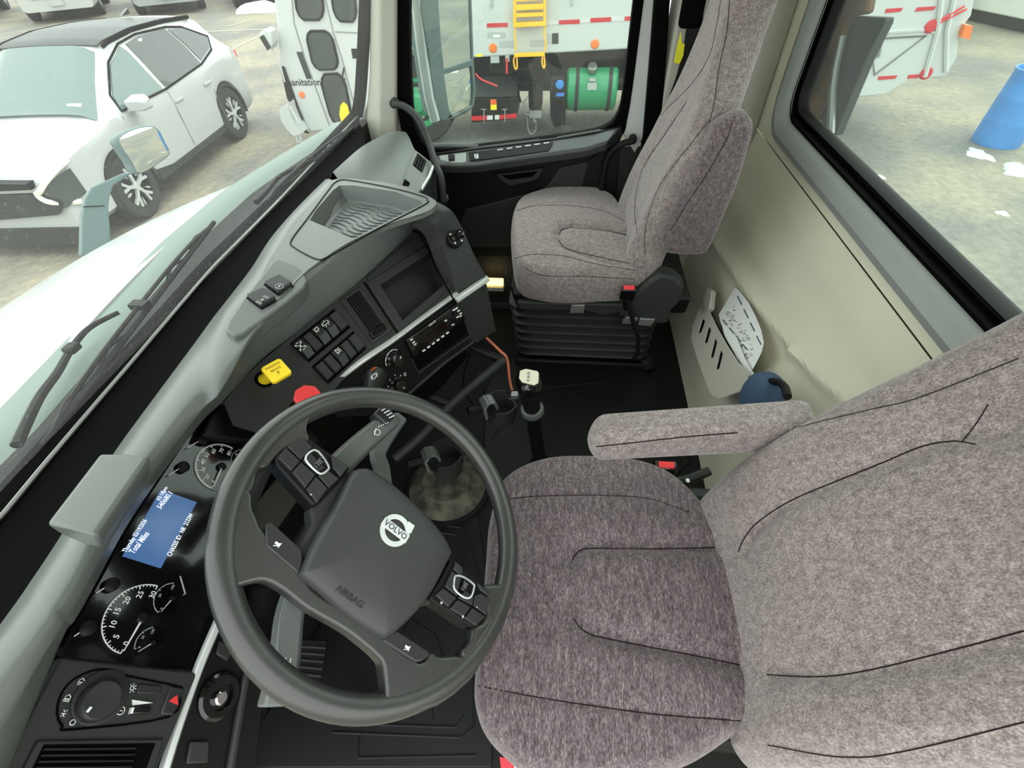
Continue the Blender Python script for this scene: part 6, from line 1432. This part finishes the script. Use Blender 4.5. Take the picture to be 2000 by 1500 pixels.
for L, c in (([(903, 137), (1025, 133), (1025, 158), (903, 161)], rt), ([(1108, 148), (1205, 142), (1205, 150), (1108, 154)], rt), ([(1325, 119), (1446, 113), (1446, 139), (1325, 143)], rt), ([(1450, 114), (1505, 108), (1505, 130), (1450, 136)], wt), ([(1510, 106), (1630, 100), (1630, 126), (1510, 132)], rt), ([(1634, 101), (1705, 97), (1705, 120), (1634, 124)], wt), ([(1710, 97), (1790, 93), (1790, 118), (1710, 122)], rt), ([(1225, 124), (1320, 119), (1320, 143), (1225, 147)], wt)): refl(gz(L), c)
for L in ([(1725, 15), (1757, 13), (1753, 20), (1722, 23)], [(1785, 12), (1821, 10), (1816, 17), (1780, 20)], [(1668, 150), (1688, 147), (1684, 153), (1666, 155)], [(1711, 146), (1747, 144), (1743, 150), (1709, 153)], [(1769, 143), (1790, 142), (1786, 149), (1766, 150)]): refl(L, rt, .09, hop)
def disc(px, r, m_, name, off=.01, par=None): m = MB(); m.lathe(GP.hit(*px), (-1, 0, 0), [(0, 0), (r, 0), (r, off), (r*.8, off+.012), (0, off+.014)], 20); m.build(name, m_, par or gt_)
for px in ((963, 94), (1162, 86)): disc(px, .055, amber, 'marker_lamp')
for px in ((1811, 49), (1802, 140)): disc(px, .07, rt, 'rear_lamp', .10, hop)
m = MB(); m.pp([(1872, 44), (1886, 46), (1880, 72), (1864, 68)], GP, .16, 0); m.build('tail_light', amber, hop)
for L in ([(905, 190), (1010, 188), (1010, 222), (905, 222)], [(975, 240), (1060, 238), (1060, 278), (975, 278)], [(1155, 236), (1240, 233), (1240, 270), (1155, 275)], [(1285, 195), (1322, 193), (1322, 256), (1285, 258)]):
    o = gp('decal', gz(L), 'mark' if L[0][0] < 1200 else 'dash2', .004, 0)
gp('decal', gz([(940, 205), (980, 205), (980, 218), (940, 218)]), 'white', .006, 0); gp('decal', gz([(1255, 196), (1284, 196), (1284, 256), (1255, 256)]), 'mark', .005, 0); gp('decal', gz([(840, 318), (875, 317), (876, 331), (841, 333)]), 'yellow', .006, 0)
m = MB(); m.tube([GP.hit(*p, off=.01) for p in gz([(930, 40), (930, -60), (1400, -60), (1400, 30)])], .02, 5); m.build('body_rib', 'mark', gt_)
# ladder
lad = gp('ladder', gz([(1062, 150), (1062, -60), (1080, -60), (1080, 150)]), 'yellow', .12, .06, .004)
ylw = mat('ladder_yellow', (250, 190, 40), .4); lad.data.materials[0] = ylw
for L in ([(1236, 140), (1236, -60), (1252, -60), (1252, 140)], [(1080, 92), (1236, 84), (1236, 62), (1080, 68)], [(1080, 52), (1236, 44), (1236, 12), (1080, 18)], [(1080, 0), (1236, -8), (1236, -30), (1080, -24)], [(1062, 150), (1075, 122), (1240, 115), (1250, 140)], [(1066, 322), (1068, 302), (1244, 296), (1244, 316)]):
    m = MB(); m.pp(gz(L), GP, .14 if L[0][0] != 1236 else .12, .06); m.build('ladder_rung', ylw, lad, bevel=.004)
m = MB()
for L in ([(1072, 150), (1066, 200), (1072, 250), (1070, 300)], [(1246, 140), (1240, 200), (1248, 250), (1244, 300)], [(1075, 320), (1060, 350), (1068, 400), (1080, 395), (1078, 330)], [(1232, 318), (1226, 360), (1234, 395), (1242, 385), (1238, 320)]): m.tube(smooth([GP.hit(*p, off=.1) for p in gz(L)], 4), .012, 6)
m.build('ladder_chain', ylw, lad)
# chassis & underbody
zf = p0.z
m = MB(); m.box((TX+.9, (yb0+yb1)/2+.2, zf-.2), (.9, yb0-yb1, .34)); m.box((TX+.5, GP.hit(1000, 150).y, zf-.2), (.5, 1.4, .3)); m.box((TX+.45, GP.hit(1120, 120).y, zf-.12), (.6, 2.0, .2)); m.build('chassis_frame', 'trim', gt_)
m = MB(); m.box((TX+.9, .2, zf-.35), (.5, 5, .3)); m.build('drive_parts', 'dash2', gt_)
m = MB(); m.box((TX+1.5, -.6, (zf+G+.38)/2), (.5, 5.6, zf-G-.38)); m.build('axle_frame', 'trim', gt_)
def cylY(px0, px1, r, m_, name, x=TX+.35, par=None):
    a, b = GP.hit(*px0), GP.hit(*px1); m = MB(); L = abs(b.y-a.y); m.lathe(V((x, min(a.y, b.y), (a.z+b.z)/2)), (0, 1, 0), [(0, 0), (r*.9, 0), (r, .03), (r, L-.03), (r*.9, L), (0, L)], 48); return m.build(name, m_, par or gt_, angle=40)
grn = mat('green_tank_paint', (34, 140, 92), .3, coat=.3)
r_ = abs(GP.hit(1150, 131).z-GP.hit(1150, 228).z)/2
tk = cylY((1106, 181), (1206, 178), r_, grn, 'fuel_tank', TX+r_, None)
for u in (1126, 1190):
    a = GP.hit(u, 180); m = MB(); m.lathe(V((TX+r_, a.y-.03, GP.hit(1150, 180).z)), (0, 1, 0), [(r_+.004, 0), (r_+.012, 0), (r_+.012, .05), (r_+.004, .05)], 48); m.build('tank_strap', 'dash2', tk)
c = GP.hit(1157, 137); m = MB(); m.lathe(c+V((.10, 0, -.02)), (-.6, 0, 1), [(0, 0), (.07, 0), (.07, .06), (.055, .08), (0, .08)], 20); m.build('filler_cap', 'steel', tk)
gp('tank_decal', gz([(1492, 485), (1546, 483), (1546, 525), (1492, 527)]), 'mark', .012, -.01, par=tk); gp('tank_decal', gz([(1504, 458), (1540, 457), (1540, 475), (1504, 476)]), 'mark', .02, -.02, par=tk)
df_ = gp('urea_tank', gz([(1270, 455), (1330, 440), (1368, 455), (1362, 735), (1290, 745), (1275, 700)]), 'black', .02, -.5, .03)
disc(gz([(1330, 492)])[0], .06, mat('blue_cap', (60, 130, 200), .4), 'urea_cap', .04, df_); gp('blue_label', gz([(1310, 542), (1356, 540), (1356, 560), (1310, 562)]), mat('blue_label', (60, 120, 200), .5), .03, 0, par=df_)
bb = gp('battery_box', gz([(815, 572), (1080, 565), (1078, 690), (815, 715)]), 'black', .05, -.5, .015); 
m = MB(); a, b = GP.hit(*gz([(815, 572)])[0], off=.05), GP.hit(*gz([(1080, 565)])[0], off=.05); m.prism([a, b, b+V((.35, 0, .20)), a+V((.35, 0, .20))], (0, 0, .02)); m.build('box_lid', 'dash2', bb)
for L, c in (([(817, 674), (905, 670), (905, 697), (817, 700)], rt), ([(907, 670), (940, 669), (940, 694), (907, 696)], wt), ([(952, 668), (978, 667), (978, 692), (952, 694)], wt), ([(980, 667), (1078, 657), (1078, 684), (980, 692)], rt)):
    m = MB(); m.pp(gz(L), GP, .058, .045); m.build('reflective_strip', c, bb)
for L, c in (([(925, 577), (960, 576), (962, 604), (927, 606)], 'orange'), ([(927, 608), (962, 606), (963, 636), (928, 638)], 'yellow')):
    m = MB(); m.pp(gz(L), GP, .056, .045); m.build('warning_decal', c, bb)
m = MB()
for u in (885, 1008): m.tube([GP.hit(*p, off=.07) for p in gz([(u-15, 640), (u+15, 640)])], .012, 5); m.tube([GP.hit(*p, off=.07) for p in gz([(u, 640), (u, 712)])], .012, 5)
m.build('box_latch', 'chrome', bb)
ft = gp('filter_canister', gz([(1145, 510), (1228, 505), (1226, 630), (1150, 640)]), 'trim', .05, -.2, .03); 
m = MB(); m.box(GP.hit(*gz([(1190, 660)])[0], off=-.05), (.15, .18, .10)); m.tube([GP.hit(*p, off=.0) for p in gz([(1180, 680), (1180, 715)])], .02, 6); m.tube([GP.hit(*p, off=.0) for p in gz([(1145, 560), (1118, 600), (1125, 660), (1150, 675)])], .01, 6); m.tube(smooth([GP.hit(*p, off=.0) for p in gz([(1140, 690), (1145, 760), (1165, 785), (1190, 760), (1188, 700)])], 4), .01, 6); m.build('filter_bowl', 'steel', ft)
m = MB(); m.tube(smooth([GP.hit(*p, off=.0) for p in gz([(835, 430), (870, 465), (930, 490), (965, 505)])], 4), .012, 6); m.build('red_hose', 'red', gt_)
m = MB()
for L in ([(930, 350), (930, 410), (1020, 412)], [(1000, 330), (1010, 430), (1060, 410), (1150, 400), (1155, 370)], [(1090, 420), (1080, 520), (1100, 600)], [(1240, 400), (1260, 440), (1270, 470)]): m.tube(smooth([GP.hit(*p, off=-.1) for p in gz(L)], 4), .02, 6)
m.build('black_hose', 'rubber', gt_)
gp('bracket', gz([(925, 330), (975, 328), (977, 365), (927, 367)]), 'mark', .03, 0)
m = MB(); m.pp(gz([(1012, 322), (1036, 322), (1036, 358), (1014, 358)]), GP, .04, 0); m.build('lever_plate', 'mark', gt_); m = MB(); m.tube([GP.hit(*p, off=.05) for p in gz([(1020, 340), (1020, 430)])], .014, 6); m.build('red_lever', 'red', gt_)
# front wheel with green hub
wc = GP.hit(822, 226, off=0); rw_ = .56
m = MB(); m.lathe(V((TX-.02, wc.y, G+rw_)), (-1, 0, 0), [(rw_*.5, -.25), (rw_*.93, -.25), (rw_, -.2), (rw_, .0), (rw_*.94, .05), (rw_*.62, .05), (rw_*.58, 0)], 48); fw_ = m.build('front_wheel', tyre, gt_, angle=40)
m = MB(); m.lathe(V((TX-.0, wc.y, G+rw_)), (-1, 0, 0), [(0, -.05), (rw_*.60, -.05), (rw_*.60, .04), (rw_*.5, .04), (rw_*.42, -.0), (rw_*.28, .06), (rw_*.18, .12), (0, .13)], 40); m.build('green_rim', grn, fw_, angle=40)
m = MB()
for k in range(10): a = 2*math.pi*k/10; m.lathe(V((TX-.03, wc.y+math.cos(a)*rw_*.34, G+rw_+math.sin(a)*rw_*.34)), (-1, 0, 0), [(.022, 0), (.022, .05), (0, .055)], 8)
m.build('wheel_nuts', 'steel', fw_)
m = MB(); R_ = rw_+.12; m.rings([[V((x, wc.y+math.cos(a)*r, G+rw_+math.sin(a)*r)) for x, r in ((TX-.06, R_), (TX-.06, R_+.05), (TX+.4, R_+.05), (TX+.4, R_))] for a in [math.radians(k) for k in range(0, 181, 10)]]); m.build('fender', 'paint2', gt_)
# rear wheels
for y_ in (-.95,):
    m = MB(); m.lathe(V((TX+.1, y_, G+.5)), (-1, 0, 0), [(.25, -.3), (.48, -.3), (.5, -.2), (.5, 0), (.46, .05), (.3, .05), (.28, 0)], 40); w_ = m.build('rear_wheel', tyre, gt_, angle=40); m = MB(); m.lathe(V((TX+.1, y_, G+.5)), (-1, 0, 0), [(0, -.05), (.3, -.05), (.3, .03), (.15, -.05), (.12, .08), (0, .09)], 32); m.build('green_rim', grn, w_)
# cab
CP = Plane((6.85, 0, 0), (-1, 0, 0))
def cz(L): return [(x/2.857, y/2.857) for x, y in L]
cab = MB(); cab.pp([(532, -80), (535, 0), (541, 52), (546, 115), (560, 157), (581, 210), (605, 259), (647, 254), (700, 245), (720, 200), (770, 150), (790, 60), (798, -80)], CP, 0, -2.0); cb_ = cab.build('cab_shell', 'paint2', gt_, bevel=.03, seg=3)
def cw(px, m_, name, out=.008, inn=-.02, par=None): m = MB(); m.pp(px, CP, out, inn); return m.build(name, m_, par or cb_)
def rr_(q):
    P = [CP.hit(*p) for p in q]; out = []
    n = len(P)
    for i in range(n):
        a, b, c = P[i-1], P[i], P[(i+1) % n]; out += [b+(a-b)*.22, b+(a-b)*.08+(c-b)*.08, b+(c-b)*.22]
    return out
for q in ([(571, -60), (583, 38), (634, 38), (626, -60)], [(597, 60), (647, 60), (664, 134), (614, 136)], [(624, 145), (671, 142), (690, 238), (650, 243)], [(640, -60), (656, 40), (698, 42), (690, -60)]):
    m = MB(); P = rr_(q); m.prism(P, (-.02, 0, 0)); m.build('cab_window', cgd, cb_)
    m = MB(); m.tube([p+V((-.02, 0, 0)) for p in P], .016, 5, closed=True); m.build('window_seal', 'black', cb_)
cw([(579, 101), (591, 101), (611, 153), (599, 154)], cgd, 'narrow_window'); cw([(686, 95), (706, 95), (707, 114), (689, 114)], 'black', 'vent_grille')
m = MB(); 
for L in ([(570, 0), (574, 45), (596, 115), (646, 252)], [(636, 0), (650, 60), (668, 115), (697, 224)], [(655, 62), (700, 64)]): m.tube([CP.hit(*p, off=.004) for p in L], .008, 4)
m.build('door_seam', 'steel', cb_)
m = MB(); m.text('sanitation', CP.hit(595, 161, off=.006), (0, -1, 0), (0, 0, 1), .13); m.build('lettering', 'dash2', cb_)
for px in ((590, 185), (699, 181)):
    m = MB(); m.lathe(CP.hit(*px), (-1, 0, 0), [(0, 0), (.045, 0), (.04, .02), (0, .025)], 16); m.build('marker_lamp', amber, cb_)
cw([(666, 205), (672, 198), (680, 205), (687, 236), (668, 237), (664, 222)], 'yellow', 'yellow_panel', .03, .0)
m = MB(); m.tube([CP.hit(*p, off=.02) for p in ((672, 132), (668, 150), (674, 156))], .012, 5); m.build('door_handle', 'dash2', cb_)
bmp = cw([(560, 203), (576, 192), (580, 208), (588, 228), (602, 250), (586, 255), (572, 240), (562, 225)], 'paint2', 'front_bumper', .25, -.1)
m = MB(); m.tube([CP.hit(*p, off=.2) for p in ((574, 245), (582, 278), (588, 276), (584, 255))], .02, 5); m.tube([CP.hit(*p, off=.26) for p in ((566, 208), (584, 240))], .02, 5); m.build('tow_bracket', 'paint2', bmp)
cw([(548, 128), (556, 130), (600, 256), (605, 260), (596, 258), (562, 190)], 'black', 'bumper_trim', .03, 0)
m = MB(); m.pp([(518, 60), (530, 50), (540, 55), (546, 80), (540, 92), (528, 85)], CP, .2, .0); m.build('cab_mirror', 'paint2', cb_, bevel=.02); m = MB(); m.pp([(521, 66), (528, 62), (542, 86), (536, 92)], CP, .22, .2); m.build('cab_mirror_face', 'dash2', cb_)
m = MB(); m.tube([CP.hit(*p, off=.1) for p in ((530, 92), (542, 115), (548, 130), (556, 160))], .012, 5); m.build('mirror_stay', 'paint2', cb_)
# ---------------------------------------------------------------- behind: barrel, litter, containers
br_ = thing('blue_barrel', 'blue plastic barrel standing on the asphalt behind the truck', 'barrel', (7.0, -5.61, G))
blu = mat('barrel_blue', (62, 140, 214), .45, var=.12, vscale=3)
m = MB(); m.lathe((7.0, -5.61, G), (0, 0, 1), [(0, 0), (.28, 0), (.29, .03), (.293, .28), (.297, .30), (.293, .32), (.293, .56), (.297, .58), (.293, .60), (.29, .86), (.30, .88), (.30, .90), (.28, .90), (.275, .84), (0, .83)], 48); m.build('drum', blu, br_, angle=60)
m = MB(); m.lathe((7.0, -5.61, G+.83), (0, 0, 1), [(0, 0), (.27, 0), (.27, .01), (0, .012)], 40); m.build('drum_lid', mat('dark_blue', (40, 84, 120), .5), br_)
p = at(1912, 302, z=G); lump('snow_patch', 'small patch of old snow at the foot of the blue barrel', 'snow', p, .22, .03, snow, 9, 1.0, .6)
p = at(1992, 335, z=G); lump('plastic_litter', 'crumpled white plastic litter right of the barrel', 'litter', p, .20, .06, snow, 4)
for u, v in ((1958, 417), (1718, 346)):
    p = at(u, v, z=G); lump('paper_scrap', 'white paper scrap on the asphalt, '+('farther along right' if u > 1900 else 'close below the rear window edge'), 'litter', p, .06, .015, 'white', int(u))
for (X_, Y_, w, d, h, rot, lab, c) in ((17.3, -8.1, 3.2, 2.6, 2.6, 12, 'pale grey container at the back right of the yard', (176, 176, 166)), (15.6, -11.2, 3.0, 2.6, 2.4, 12, 'white box trailer beside the grey container', (214, 216, 208))):
    p = V((X_, Y_, G)); o = thing('container', lab, 'container', (X_, Y_, G)); R_ = Matrix.Rotation(math.radians(rot), 3, 'Z'); c0 = V((X_, Y_, G))
    m = MB(); m.box(c0+V((0, 0, h/2+.25)), (w, d, h), R_); m.build('box_body', mat('container_paint', c, .6, var=.1, vscale=1.5), o, bevel=.03)
    m = MB(); m.box(c0+V((0, 0, .16)), (w*.9, d*.9, .26), R_); m.build('skid_base', 'black', o)
    m = MB()
    for k in range(6): m.box(c0+R_ @ V((lerp(-w/2, w/2, (k+.5)/6), -d/2-.02, h/2+.25)), (.06, .05, h*.95), R_); m.box(c0+R_ @ V((-w/2-.02, lerp(-d/2, d/2, (k+.5)/6), h/2+.25)), (.05, .06, h*.95), R_)
    m.build('side_rib', mat('container_rib', tuple(int(x*.93) for x in c), .6), o)
